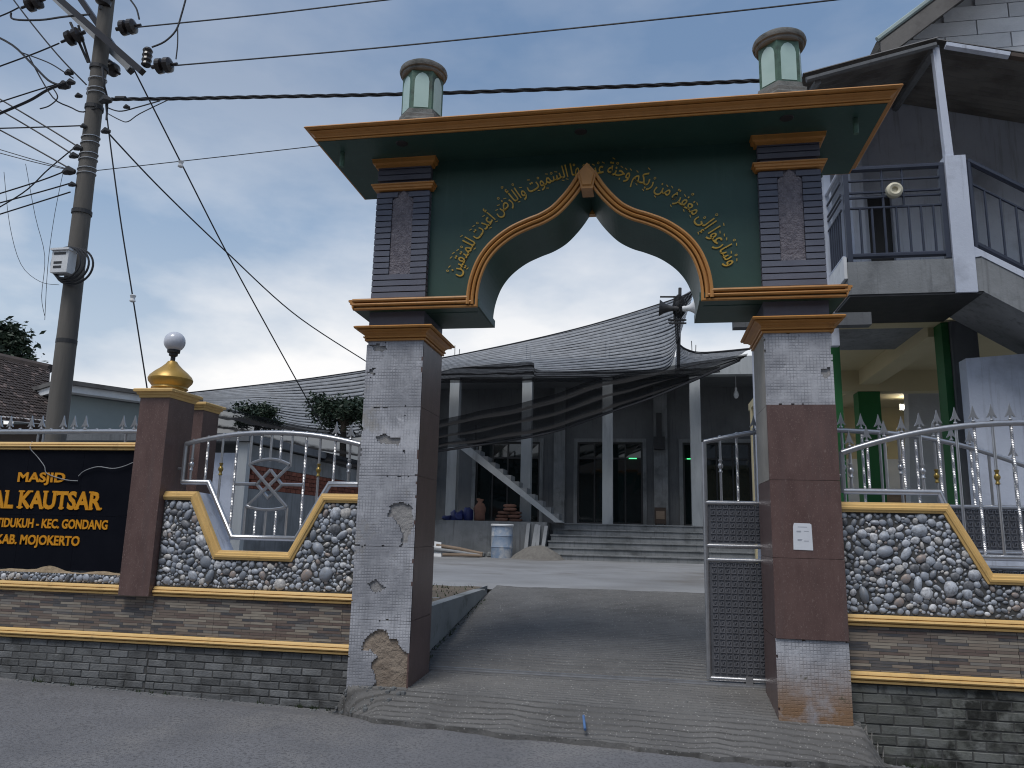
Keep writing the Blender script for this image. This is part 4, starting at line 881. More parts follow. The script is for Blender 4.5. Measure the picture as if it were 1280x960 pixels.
part('neon_strip', MB().box(1.9, 2.15, 18.93, 18.95, 3.735, 3.76), 'neon', mq)
part('neon_strip', MB().box(3.75, 4.0, 18.93, 18.95, 3.735, 3.76), 'neon', mq)
# outside stair to the roof
stp = part('roof_stair', MB().prism([(-.10, FZ+.003), (.10, FZ+.003), (-3.02, 4.02), (-3.16, 3.84)], 15.5, 16.25), 'column', mq)
for k in range(13):
    t = (k+.5)/13; x, z = lerp(.0, -3.05, t), lerp(FZ+.07, 4.0, t)
    part('tread', MB().prism([(x-.13, z-.05), (x+.13, z-.12), (x+.13, z+.085), (x-.13, z+.085)], 15.52, 16.23), 'cement', stp)
part('stair_post', MB().box(-2.52, -2.47, 15.6, 15.65, 3.6, 4.4), 'iron', mq)
# ================================================================ THINGS ROUND THE MOSQUE
dm = thing('steel_drum', 'chalky blue steel drum with pale rim before the mosque plinth', 'drum', (-1.44, 14.6, .6))
d = MB().lathe([(.285, .605), (.29, .61), (.29, .89), (.300, .90), (.290, .915), (.290, 1.19), (.300, 1.20), (.290, 1.215), (.290, 1.46)], (-1.44, 14.6, 0), 28); d.smooth = 35; part('body', d, 'bluedrum', dm)
d = MB().lathe([(.292, 1.461), (.315, 1.463), (.318, 1.50), (.30, 1.515), (.05, 1.505)], (-1.44, 14.6, 0), 28); d.smooth = 35; part('lid', d, 'white', dm)
def sack(x, y, z, rz, label, g):
    b = MB(); n = 8
    def f(u, v):
        a = 2*math.pi*v; s = math.sin(math.pi*min(.999, max(.001, u)))**.18; pw_ = lambda q: math.copysign(abs(q)**.55, q); return (.27*(2*u-1)+.015*noise.noise((u*3, v*3, x*9)), .18*s*pw_(math.cos(a)), .065+.066*s*pw_(math.sin(a))+.012*noise.noise((u*4, v*6, x*5+z))+.01*noise.noise((u*5+x, v*4, z)))
    b.grid(f, 12, 14); b.smooth = 45; b.uv = None
    o = bpy.data.objects.new('cement_sack', mesh_of('cement_sack', b, 'sack')); C.objects.link(o); o.location = (x, y, z); o.rotation_euler = (0, 0, rz); o.scale = (.72, .8, .74); o['label'] = label; o['category'] = 'sack'; o['group'] = g
for i, (x, z) in enumerate([(-1.42, 1.60), (-1.02, 1.60), (-1.40, 1.70), (-1.04, 1.70), (-1.36, 1.80), (-1.05, 1.80), (-1.18, 1.90), (-1.20, 2.00)]):
    sack(x-.25, 15.72+.05*(i % 3), z, .1*((i*7) % 5-2), ['left sack of the bottom layer', 'right sack of the bottom layer', 'left sack of the second layer', 'right sack of the second layer', 'left sack of the third layer', 'right sack of the third layer', 'second sack from the top', 'topmost sack'][i]+' in the brown cement sack stack', 'stack of cement sacks')
b = MB().lathe([(.13, 1.602), (.17, 1.66), (.16, 1.80), (.17, 1.95), (.12, 2.08), (.05, 2.14), (.09, 2.22), (.06, 2.24)], (-2.32, 15.7, 0), 12); b.v = [(x+.05*noise.noise((x*7, y*7, z*5)), y, z+.03*noise.noise((x*6, z*6, 2))) for x, y, z in b.v]; b.smooth = True
single('standing_sack', b, 'sack', 'upright tied brown sack beside the stack of cement sacks', 'sack', (-2.32, 15.7, 1.6))
for i, (x, w, h) in enumerate([(-3.25, .36, .13), (-3.0, .40, .24), (-2.68, .28, .34)]):
    b = MB().lathe([(w*.42, 1.602), (w*.5, 1.66), (w*.5, 1.6+h*.8), (w*.36, 1.6+h)], (x, 15.72, 0), 12); b.v = [(p[0]+.10*noise.noise((p[0]*6, p[1]*6, p[2]*6)), p[1]+.05*noise.noise((p[0]*5, p[2]*7, i)), 1.602+(p[2]-1.602)*(1+.6*noise.noise((p[0]*5, p[1]*5, 3)))) for p in b.v]; b.smooth = 30
    single('plastic_bag', b, 'bluebag', ['flat blue plastic bag lying on the mosque plinth', 'blue plastic bag bulging on the mosque plinth', 'tall blue plastic bag leaning by the upright sack'][i], 'bag', (x, 15.72, 1.6))
for i, (x, l_, c) in enumerate([(-.86, .0, 'greywood'), (-.68, .05, 'greywood'), (-.54, -.03, 'greywood'), (-.40, .04, 'greywood')]):
    single('leaning_plank', MB().hexa([(x-.05, 14.95, .60), (x+.05, 14.95, .60), (x+.05, 14.99, .60), (x-.05, 14.99, .60)], [(x-.02+l_, 15.35, 1.56-.02*i), (x+.08+l_, 15.35, 1.56-.02*i), (x+.08+l_, 15.39, 1.56-.02*i), (x-.02+l_, 15.39, 1.56-.02*i)]), c, ['first', 'second', 'third', 'fourth'][i]+' grey plank from the drum leaning on the mosque plinth', 'plank', (x, 14.97, .6), 'planks leaning on the plinth')
hp = MB().grid(lambda u, v: (lambda x, y: (x, y, .59+max(0, .38*(1-((x+.45)/.75)**2-((y-14.55)/.5)**2))+.02*noise.noise((x*6, y*6, 1))))(lerp(-1.3, .4, u), lerp(14.0, 15.1, v)), 34, 24); hp.smooth = True
o = struct('sand_heap', hp, 'sand', 'stuff'); o['label'] = 'small heap of grey sand at the foot of the mosque steps'
for i, (xa, za, xb, zb, y, r, m_) in enumerate([(-3.25, .90, -1.95, .70, 14.5, .055, 'wood'), (-3.3, .80, -2.0, .66, 14.35, .05, 'greywood'), (-3.0, .66, -1.9, .66, 14.25, .04, 'wood')]):
    single('log', MB().tube([(xa, y, za), ((xa+xb)/2, y+.02, (za+zb)/2+.01), (xb, y, zb)], [r, r*1.05, r*.9], 10), m_, ['brown timber pole resting on rubble left of the drum', 'grey timber pole under the brown one left of the drum', 'thin timber pole lying on the courtyard left of the drum'][i], 'timber', (xa, y, .6))
for i in range(7):
    x = -2.95+i*.22; b = MB().lathe([(.06, 0), (.11, .04), (.10, .11), (.05, .15)], (x, 15.0, .60), 8); b.v = [(p[0]+.03*noise.noise((p[0]*9, p[2]*9, i)), p[1], p[2]+.02*noise.noise((p[0]*7, i, 3))) for p in b.v]
    single('rubble_stone', b, 'stone', ['first', 'second', 'third', 'fourth', 'fifth', 'sixth', 'seventh'][i]+' rubble stone from the left, below the mosque plinth', 'stone', (x, 15.0, .6), 'rubble row below the plinth')
single('cement_board', MB().hexa([(-3.42, 14.3, .60), (-3.05, 14.3, .60), (-3.05, 14.36, .60), (-3.42, 14.36, .60)], [(-3.45, 14.5, 1.02), (-3.12, 14.5, .98), (-3.12, 14.55, .98), (-3.45, 14.55, 1.02)]), 'white', 'pale board leaning beside the timber by the left pillar', 'board', (-3.25, 14.4, .6))
kt = thing('donation_box', 'small dark wooden donation box standing at the mosque window wall', 'box', (2.88, 18.4, 1.6))
part('body', MB().box(2.70, 3.05, 18.25, 18.55, 1.66, 2.16), 'darkwood', kt); part('panel', MB().box(2.745, 3.005, 18.243, 18.2495, 1.80, 2.05), 'wood', kt)
for x in (2.74, 3.01): part('leg', MB().box(x-.03, x+.03, 18.3, 18.5, 1.602, 1.659), 'darkwood', kt)
bs = thing('wall_speaker', 'tall black box loudspeaker high on the mosque pilaster', 'loudspeaker', (2.9, 18.6, 3.95))
part('cabinet', MB().box(2.70, 3.05, 18.55, 18.775, 4.02, 4.42).box(2.79, 2.96, 18.6, 18.775, 4.421, 5.2), 'frame', bs)
lb = MB().lathe([(.02, 5.62), (.03, 5.70), (.09, 5.55), (.10, 5.48), (.04, 5.42)], (5.2, 16.9, 0), 12); 
single('hanging_bulb', MB().lathe([(.01, 6.09), (.01, 5.75), (.035, 5.74), (.035, 5.66), (.07, 5.58), (.075, 5.50), (.05, 5.43), (.01, 5.41)], (5.15, 17.2, 0), 12), 'white', 'white bulb hanging from the mosque porch ceiling by the right pillar', 'bulb', (5.15, 17.2, 5.4))

# ================================================================ SHADE NETS
def loft(A, B, nu, nv, ridge, rows, wav=0.0, seed=1):
    A = smooth(A, nu); B = smooth(B, nu)
    def f(u, v):
        p = A[round(u*nu)].lerp(B[round(u*nu)], v); ph = v*rows*2*math.pi
        return p+Vector((0, ridge*math.sin(ph)*(1-.3*u), .25*ridge*math.cos(ph)))+Vector((0, wav*noise.noise((u*6, v*2, seed)), wav*.5*noise.noise((u*9, v*3, seed+4))))
    b = MB().grid(f, nu, nv); b.smooth = True; return b
sn = thing('shade_net', 'huge striped grey shade net sweeping up to a peak over the courtyard', 'net', (0, 15, .6))
part('net_sheet', loft([(-10.894, 13.600, 5.037), (-9.021, 13.600, 5.210), (-7.078, 13.600, 5.423), (-5.189, 13.600, 5.677), (-3.804, 13.600, 5.863), (-2.895, 13.600, 6.008), (-1.132, 13.700, 6.384), (0.610, 13.800, 6.778), (2.330, 13.900, 7.258), (3.293, 14.000, 7.620), (3.805, 14.000, 7.897)],
    [(-12.118, 15.500, 4.974), (-10.144, 15.700, 4.742), (-8.040, 15.900, 4.162), (-5.980, 16.000, 4.103), (-4.530, 16.100, 5.237), (-3.538, 16.100, 5.881), (-1.536, 16.100, 5.909), (0.410, 16.100, 5.887), (2.301, 16.000, 5.918), (3.105, 15.800, 6.034), (3.350, 15.400, 6.647)], 120, 152, .035, 19, .025), 'net_roof', sn)
part('net_wing', loft([(3.347, 15.300, 6.717), (3.561, 15.200, 6.502), (3.911, 15.200, 6.380), (4.369, 15.200, 6.372), (4.825, 15.000, 6.363), (5.291, 14.800, 6.375)], [(3.294, 16.100, 5.903), (3.502, 16.100, 5.996), (3.915, 16.100, 6.087), (4.362, 16.000, 6.154), (4.705, 15.800, 6.247), (4.907, 15.600, 6.293)], 40, 12, .02, 3, .06, 5), 'net_roof', sn)
part('rope', MB().tube(smooth([(-10.894, 13.600, 5.037), (-7.078, 13.600, 5.423), (-2.895, 13.600, 6.008), (0.610, 13.800, 6.778), (3.293, 14.000, 7.620), (3.805, 14.000, 7.897)], 40), .018, 6), 'cable', sn)
part('rope', MB().tube(smooth([(3.347, 15.300, 6.717), (3.605, 15.200, 6.478), (4.086, 15.200, 6.377), (5.291, 14.800, 6.375)], 16), .03, 6), 'cable', sn)
part('peak_flap', loft([(3.805, 14.000, 7.897), (3.698, 14.050, 7.646), (3.569, 14.100, 7.395), (3.445, 14.300, 7.095), (3.388, 15.200, 6.691)], [(3.655, 14.000, 7.767), (3.400, 14.050, 7.542), (3.249, 14.100, 7.269), (3.251, 14.300, 6.987), (3.320, 15.200, 6.646)], 20, 6, .02, 1, .05, 9), 'net_dark', sn)
dn = thing('shade_net', 'black shade net hanging as a valance along the front beam of the mosque', 'net', (0, 16.2, 5.4))
part('net_sheet', loft([(-4.734, 15.000, 6.113), (-3.262, 15.000, 6.116), (-1.822, 15.000, 6.095), (-0.788, 15.000, 6.128), (-0.504, 15.000, 5.888), (1.416, 15.000, 5.864), (3.191, 15.000, 5.864), (4.492, 15.000, 5.937)], [(-4.703, 15.000, 5.531), (-3.239, 15.000, 5.540), (-1.807, 15.000, 5.526), (-0.777, 15.000, 5.539), (-0.498, 15.000, 5.537), (1.416, 15.000, 5.517), (3.187, 15.000, 5.590), (4.487, 15.000, 5.757)], 90, 14, .03, 3, .06, 3), 'net_dark', dn)
dn = thing('shade_net', 'long black net bundle draped diagonally across the mosque columns', 'net', (0, 15.2, 3.5))
part('net_sheet', loft([(-4.362, 14.200, 3.998), (-2.985, 14.200, 4.359), (-1.627, 14.200, 4.648), (-0.078, 14.250, 5.028), (1.450, 14.300, 5.515), (2.957, 14.350, 5.774), (5.170, 14.400, 6.127)], [(-4.291, 14.100, 3.268), (-2.925, 14.100, 3.498), (-1.581, 14.100, 3.703), (-0.046, 14.100, 3.991), (1.457, 14.150, 4.519), (2.944, 14.200, 5.063), (4.946, 14.300, 5.955)], 110, 18, .10, 3, .10, 7), 'net_dark', dn)
part('rope', MB().tube(smooth([(-4.291, 14.100, 3.268), (-2.925, 14.100, 3.498), (-1.581, 14.100, 3.703), (-0.046, 14.100, 3.991), (1.457, 14.150, 4.519), (2.944, 14.200, 5.063), (4.946, 14.300, 5.955)], 40), .035, 6), 'cable', dn)
dn = thing('shade_net', 'bunched black net sagging above the grey outbuilding behind the left railing', 'net', (-6, 9, 3))
part('net_sheet', loft([(-7.586, 9.000, 3.899), (-6.707, 9.000, 3.823), (-5.845, 9.200, 3.637), (-5.079, 9.600, 3.513), (-3.714, 10.000, 3.350)], [(-7.238, 8.600, 3.066), (-6.391, 8.600, 3.001), (-5.619, 8.900, 2.865), (-4.879, 9.300, 2.736), (-3.663, 10.000, 2.524)], 60, 16, .12, 3, .15, 13), 'net_dark', dn)
ms = thing('speaker_mast', 'dark iron mast with crossbars carrying the horn loudspeakers at the net peak', 'mast', (3.372, 15.000, 6.250))
mb_ = MB().tube([(3.374, 15.200, 5.904), (3.460, 15.200, 8.297)], .05, 8); part('mast_pole', mb_, 'iron', ms)
for a, b in (((2.859, 13.500, 7.523), (3.480, 13.500, 7.504)), ((3.083, 13.500, 7.231), (3.742, 13.500, 7.256)), ((3.057, 13.500, 6.882), (3.529, 13.500, 6.870)), ((3.076, 13.500, 6.794), (3.528, 13.500, 6.784)), ((3.232, 13.500, 7.512), (3.220, 13.500, 6.791))): part('crossbar', MB().tube([a, b], .025, 6), 'iron', ms)
part('net_roll', MB().lathe([(.05, 0), (.16, .12), (.18, .3), (.13, .5), (.05, .62)], ((3.346, 13.500, 6.940)), 12), 'net_dark', ms)
def horn(name, label, tip, mouth, r, mat):
    t = thing(name, label, 'loudspeaker', tip); A, B = Vector(tip), Vector(mouth); d = B-A; prof = [(.10, .28), (.25, .32), (.5, .42), (.75, .65), (.92, .9), (1.0, 1.0)]
    h = MB().tube([A+d*s for s, q in prof], [r*q for s, q in prof], 20, cap=False); h.smooth = 50; h.tube([A-d*.15, A+d*.12], r*.34, 14); o = part('bell', h, mat, t)
    part('driver_throat', MB().tube([A+d*.45, A+d*.75], r*.18, 12), 'iron', t); return t
horn('horn_loudspeaker', 'grey horn loudspeaker on the mast facing right', (3.468, 13.400, 7.147), (3.775, 13.400, 7.182), .225, 'white')
horn('horn_loudspeaker', 'dark horn loudspeaker on the mast facing left', (3.264, 13.400, 7.153), (2.832, 13.400, 7.186), .225, 'iron')

# ================================================================ NEIGHBOUR HOUSE ON THE RIGHT
hs_ = thing('neighbour_house', 'two-storey house with raw cement balcony, navy railings and outside stair, right of the gate', 'house', (6, 4, .6))
part('balcony_slab', MB().box(4.69, 6.06, 2.3, 5.0, 4.01, 4.388), 'cement', hs_)
part('balcony_skirt', MB().box(4.655, 4.688, 2.31, 3.0, 4.2, 4.45), 'white', hs_)
rl = part('balcony_railing', MB().tube([(4.72, 2.33, 5.50), (5.77, 2.33, 5.50)], .034, 8).tube([(4.72, 2.33, 4.46), (5.77, 2.33, 4.46)], .032, 8).box(4.70, 4.755, 2.30, 2.36, 4.39, 5.52).box(5.715, 5.77, 2.30, 2.36, 4.40, 5.52), 'navy', hs_)
for z in (5.36, 5.215, 5.155, 5.03): part('rail', MB().tube([(4.75, 2.33, z), (5.74, 2.33, z)], .016, 6), 'navy', rl)
for k in range(7): part('baluster', MB().tube([(4.865+.128*k, 2.33, 4.48), (4.865+.128*k, 2.33, 5.02)], .014, 6), 'navy', rl)
for x in (5.12, 5.335): part('upright', MB().tube([(x, 2.33, 5.03), (x, 2.33, 5.49)], .014, 6), 'navy', rl)
sr = part('side_railing', MB().tube([(4.675, 2.36, 5.50), (4.675, 2.98, 5.50)], .024, 8).tube([(4.675, 2.36, 4.46), (4.675, 2.98, 4.46)], .024, 8), 'bluewhite', hs_)
for z in (5.36, 5.215, 5.155, 5.03): part('rail', MB().tube([(4.675, 2.36, z), (4.675, 2.98, z)], .014, 6), 'navy', sr)
for k in range(6): part('baluster', MB().tube([(4.675, 2.44+.095*k, 4.47), (4.675, 2.44+.095*k, 5.02)], .013, 6), 'navy', sr)
part('corner_post', MB().box(4.62, 4.73, 2.99, 3.09, 3.6, 5.85), 'bluewhite', hs_)
part('stair_pillar', MB().box(5.775, 5.99, 2.27, 2.50, 3.995, 5.585), 'bluewhite', hs_)
part('roof_post', MB().hexa([(5.81, 2.33, 5.586), (5.895, 2.33, 5.586), (5.895, 2.41, 5.586), (5.81, 2.41, 5.586)], [(5.775, 2.33, 6.99), (5.845, 2.33, 6.99), (5.845, 2.41, 6.99), (5.775, 2.41, 6.99)]), 'bluewhite', hs_)
part('stair_flight', MB().prism([(6.061, 4.0), (9.2, 1.93), (9.2, 2.35), (6.061, 4.40)], 2.3, 3.3), 'cement', hs_)
part('stair_curb', MB().prism([(5.992, 4.39), (6.06, 4.402), (9.2, 2.352), (9.2, 2.45), (5.992, 4.52)], 2.29, 2.36), 'bluewhite', hs_)
s2 = part('stair_railing', MB().tube([(6.02, 2.33, 5.54), (9.2, 2.33, 3.40)], .034, 8).tube([(6.03, 2.33, 4.56), (9.2, 2.33, 2.48)], .030, 8).tube([(6.03, 2.33, 4.50), (6.03, 2.33, 5.54)], .032, 8), 'navy', hs_)
part('rail', MB().tube([(6.03, 2.33, 5.27), (9.2, 2.33, 3.14)], .016, 6), 'navy', s2)
for k in range(16): x = 6.17+.15*k; part('baluster', MB().tube([(x, 2.33, 4.56-.656*(x-6.03)), (x, 2.33, 5.27-.672*(x-6.03))], .014, 6), 'navy', s2)
part('upper_wall', MB().box(4.9, 5.72, 5.002, 5.2, 4.27, 7.9).box(6.06, 10, 5.002, 5.2, 4.27, 8.2).box(5.72, 6.06, 5.002, 5.2, 6.35, 8.0), 'bluewhite', hs_)
part('door_recess', MB().box(5.72, 6.06, 5.1, 5.15, 4.39, 6.35), 'frame', hs_)
part('wall_pier', MB().box(5.45, 5.62, 4.8, 5.0, 4.39, 7.6), 'bluewhite', hs_)
def corrugated(A, B, D, E_, amp, waves, n):
    A, B, D, E_ = map(Vector, (A, B, D, E_)); nr = (B-A).cross(D-A).normalized()
    return MB().grid(lambda u, v: (A.lerp(B, u)).lerp(D.lerp(E_, u), v)+nr*amp*math.sin(2*math.pi*waves*v), 6, n)
r1_ = corrugated((4.33, 2.26, 6.72), (5.82, 2.26, 7.05), (4.33, 5.4, 7.45), (6.3, 5.4, 7.95), .022, 16, 96); part('roof_sheet', r1_, 'roofsheet', hs_)
r2_ = corrugated((5.80, 2.28, 7.04), (8.6, 2.28, 6.25), (6.3, 5.4, 7.95), (9.8, 5.4, 7.0), .022, 16, 96); part('roof_sheet', r2_, 'roofsheet', hs_)
part('eave_beam', MB().tube([(4.36, 2.30, 6.66), (5.80, 2.30, 6.985)], .035, 6), 'darkcement', hs_); part('eave_beam', MB().tube([(5.90, 2.30, 6.965), (6.55, 2.30, 6.775)], .045, 6), 'bluewhite', hs_); part('eave_beam', MB().tube([(6.56, 2.30, 6.772), (8.6, 2.30, 6.18)], .045, 6), 'darkwood', hs_)
part('rafter', MB().tube([(5.80, 2.34, 6.95), (6.25, 5.3, 7.82)], .05, 6).tube([(4.5, 2.34, 6.65), (4.5, 5.3, 7.38)], .04, 6), 'darkcement', hs_)
part('porch_ceiling', MB().box(4.72, 9.5, 3.7, 11.2, 4.10, 4.25), 'cream', hs_)
part('porch_beam', MB().box(4.72, 9.5, 3.45, 3.699, 3.98, 4.009), 'cream', hs_); part('porch_beam', MB().box(4.72, 9.5, 6.9, 7.15, 3.75, 4.099), 'cream', hs_)
part('balcony_shade_sheet', MB().box(4.70, 6.05, 2.31, 3.448, 3.985, 4.009), 'iron', hs_)  # dark sheet: the shade below the balcony put in as colour
part('cross_beam', MB().hexa([(5.95, 3.7, 3.86), (6.25, 3.7, 3.86), (6.25, 11, 3.86), (5.95, 11, 3.86)], [(5.95, 3.7, 4.099), (6.25, 3.7, 4.099), (6.25, 11, 4.099), (5.95, 11, 4.099)]), 'cream', hs_)
part('green_column', MB().box(5.92, 6.26, 6.9, 7.2, .6, 3.745), 'leafgreen', hs_)
part('green_column', MB().box(6.02, 6.10, 3.45, 3.7, .6, 3.975), 'leafgreen', hs_)
part('green_column', MB().box(4.68, 4.80, 3.3, 3.45, .6, 3.975), 'leafgreen', hs_)
part('porch_side_wall', MB().box(6.104, 6.40, 3.40, 3.69, .6, 3.975), 'darkcement', hs_)
part('stair_wall', MB().prism([(6.05, .6), (9.2, .6), (9.2, 1.95), (6.72, 3.45), (6.05, 3.40)], 2.9, 3.1), 'bluewhite', hs_)
part('porch_back_wall', MB().box(4.72, 9.5, 10.8, 11.0, .6, 4.1), 'cream', hs_)
pw = part('porch_window', MB().box(5.5, 8.4, 10.75, 10.79, 1.9, 3.0), 'white', hs_); part('door', MB().box(7.0, 8.2, 10.70, 10.745, .6, 2.3), 'wood', hs_)
part('porch_dado', MB().box(4.7, 9.4, 6.95, 7.05, .6, 1.62), 'leafgreen', hs_)
tl_ = thing('tube_lamp', 'lit white tube lamp glowing inside the porch behind the right railing', 'lamp', (7.719, 9.500, 3.910)); q = Vector((7.719, 9.500, 3.910)); part('tube', MB().box(q.x-.3, q.x+.12, q.y, q.y+.06, q.z-.04, q.z+.04), 'tube', tl_); part('housing', MB().box(q.x-.35, q.x+.17, q.y+.062, q.y+.12, q.z-.06, q.z+.06), 'white', tl_)
dsc = MB().lathe([(.030, -.02), (.034, -.045), (.060, -.055), (.085, -.04), (.090, 0), (.08, .03)], (5.227, 2.29, 5.205), 24, 'y'); dsc.smooth = 40
o = single('round_fixture', dsc, 'cream_light', 'cream round disc with a hollow centre fixed to the balcony railing', 'fixture', (5.227, 2.29, 5.2))
dp = thing('downpipe', 'pale blue drainpipe just left of the right pillar', 'pipe', (3.66, 2.4, .6)); part('pipe', MB().tube([(3.67, 2.4, .62), (3.69, 2.4, 3.62), (3.72, 2.4, 3.68)], .045, 12), 'bluewhite', dp); part('gutter', MB().box(3.44, 4.9, 2.28, 2.42, 3.66, 3.80), 'darkcement', dp)
# the taller neighbour behind with its block gable
gh = thing('block_house', 'pale block gable wall under a sloping grey roof, top right behind the balcony house', 'house', (9, 8.5, .6))
GYY = 8.0; g0, g1, g2 = (7.317, 8.000, 10.649), (8.853, 8.000, 11.562), (9.505, 8.000, 10.310)
rows_ = []; bw, bh_ = 1.15, .50
prt = part('gable_core', MB().prism([(6.9, .6), (14, .6), (14, 13.5), (10.5, 13.2), (7.4, 10.9)], 8.05, 8.3), 'blockwall', gh)
blk = MB().box(-.5*bw+.012, .5*bw-.012, 0, .06, -.5*bh_+.012, .5*bh_-.012); bme = mesh_of('block', blk, 'blockwall')
for r in range(14):
    for c in range(8):
        x = 7.6+c*bw+(bw/2 if r % 2 else 0); z = 8.2+r*bh_*.62
        if z < 10.75+(x-7.6)*.74: inst('block', bme, gh, (x, 8.0, z), None, (1, 1, .62))
slope = Vector((3.2, 0, 2.42)); A0 = Vector((6.75, 7.2, 10.22))
part('gable_roof', MB().hexa([tuple(A0), tuple(A0+slope*1.6), tuple(A0+slope*1.6+Vector((0, 6, 0))), tuple(A0+Vector((0, 6, 0)))], [tuple(A0+Vector((-.06, 0, .10))), tuple(A0+slope*1.6+Vector((-.06, 0, .10))), tuple(A0+slope*1.6+Vector((-.06, 6, .10))), tuple(A0+Vector((-.06, 6, .10)))]), 'roofsheet', gh)
part('barge_board', MB().hexa([tuple(A0+Vector((0, -.05, -.30))), tuple(A0+slope*1.6+Vector((0, -.05, -.30))), tuple(A0+slope*1.6+Vector((0, -.02, -.30))), tuple(A0+Vector((0, -.02, -.30)))], [tuple(A0+Vector((0, -.05, .06))), tuple(A0+slope*1.6+Vector((0, -.05, .06))), tuple(A0+slope*1.6+Vector((0, -.02, .06))), tuple(A0+Vector((0, -.02, .06)))]), 'roofsheet', gh)
part('roof_edge', MB().tube([tuple(A0+Vector((-.05, -.03, .13))), tuple(A0+slope*1.6+Vector((-.05, -.03, .13)))], .05, 6), 'tinroof', gh)

# ================================================================ BUILDINGS ON THE LEFT
ob = thing('outbuilding', 'grey cement outbuilding with a red brick band, seen through the left railing', 'building', (-5.5, 9, .6))
part('side_wall', MB().box(-4.85, -4.6, 6.5, 14, .5, 1.985).box(-4.85, -4.6, 6.5, 14, 2.42, 2.78), 'cement', ob)
part('front_wall', MB().box(-8.2, -4.86, 6.45, 6.6, .5, 2.62), 'bluewhite', ob)
part('corner_post', MB().box(-4.74, -4.56, 6.30, 6.44, .5, 2.80), 'column', ob)
part('roof_lip', MB().box(-8.4, -4.5, 6.2, 14.2, 2.81, 2.95), 'darkcement', ob)
part('band_backing', MB().box(-4.78, -4.66, 6.5, 14, 1.986, 2.419), 'mortar', ob)
rb = mesh_of('brick', MB().box(0, .05, -.10, .10, -.038, .038), 'redbrick')
for r in range(5):
    for k in range(32):
        y = 6.6+k*.215+(.107 if r % 2 else 0)
        if y < 13.4: inst('brick', rb, ob, (-4.655, y, 2.03+r*.086))
gr_ = thing('flat_roof_house', 'pale green house with a white fascia under a thin dark roof, behind the utility pole', 'house', (-11, 11, .6))
a_, b_ = Vector((-11.0, 9.4, 0)), Vector((-9.35, 12.0, 0)); d_ = (b_-a_).normalized(); n_ = Vector((d_.y, -d_.x, 0))
def slab(p, q, o0, o1, z0, z1): return MB().hexa([tuple(p+n_*o0+Vector((0, 0, z0))), tuple(q+n_*o0+Vector((0, 0, z0))), tuple(q+n_*o1+Vector((0, 0, z0))), tuple(p+n_*o1+Vector((0, 0, z0)))], [tuple(p+n_*o0+Vector((0, 0, z1))), tuple(q+n_*o0+Vector((0, 0, z1))), tuple(q+n_*o1+Vector((0, 0, z1))), tuple(p+n_*o1+Vector((0, 0, z1)))])
part('wall', slab(a_, b_, -4, 0, .3, 4.26), 'palegreen', gr_); part('fascia', slab(a_-d_*.3, b_, -4, .35, 4.28, 4.44), 'white', gr_); part('roof_edge', slab(a_-d_*.35, b_, -4.1, .45, 4.442, 4.54), 'roofsheet', gr_)
th = thing('tiled_house', 'old house with a dark mottled clay tile roof at the far left', 'house', (-14, 10.5, .6))
part('wall', MB().box(-17, -11.3, 9.0, 12, .3, 3.50), 'darkwood', th)
E0, E1, R0, R1 = Vector((-14.563, 8.400, 3.740)), Vector((-10.534, 8.400, 3.404)), Vector((-18.464, 11.400, 6.359)), Vector((-13.333, 11.400, 5.296))
part('eave_board', MB().hexa([tuple(E0), tuple(E1), tuple(E1+Vector((0, .05, 0))), tuple(E0+Vector((0, .05, 0)))], [tuple(E0+Vector((0, 0, .1))), tuple(E1+Vector((0, 0, .1))), tuple(E1+Vector((0, .05, .1))), tuple(E0+Vector((0, .05, .1)))]), 'white', th)
nr_ = (E1-E0).cross(R0-E0).normalized(); tiles = {'tile_a': MB(), 'tile_b': MB()}; rnd = random.Random(4)
for r in range(24):
    for c in range(46):
        u0, u1, v0, v1 = c/46, (c+.96)/46, r/24, (r+1.08)/24; P_ = lambda u, v, h: (E0.lerp(E1, u)).lerp(R0.lerp(R1, u), v)+nr_*h
        k = 'tile_b' if rnd.random() < .13 else 'tile_a'; j = rnd.uniform(0, .02)
        tiles[k].hexa([P_(u0, v0, .02), P_(u1, v0, .02), P_(u1, v1, .0), P_(u0, v1, .0)], [P_(u0, v0, .085+j), P_(u1, v0, .06+j), P_(u1, v1, .03+j), P_(u0, v1, .055+j)])
for k in tiles: part('roof_tiles', tiles[k], k, th, kind='stuff')
part('ridge', MB().tube([tuple(R0+Vector((0, 0, .05))), tuple(R1+Vector((0, 0, .05)))], .12, 8), 'tile_a', th)

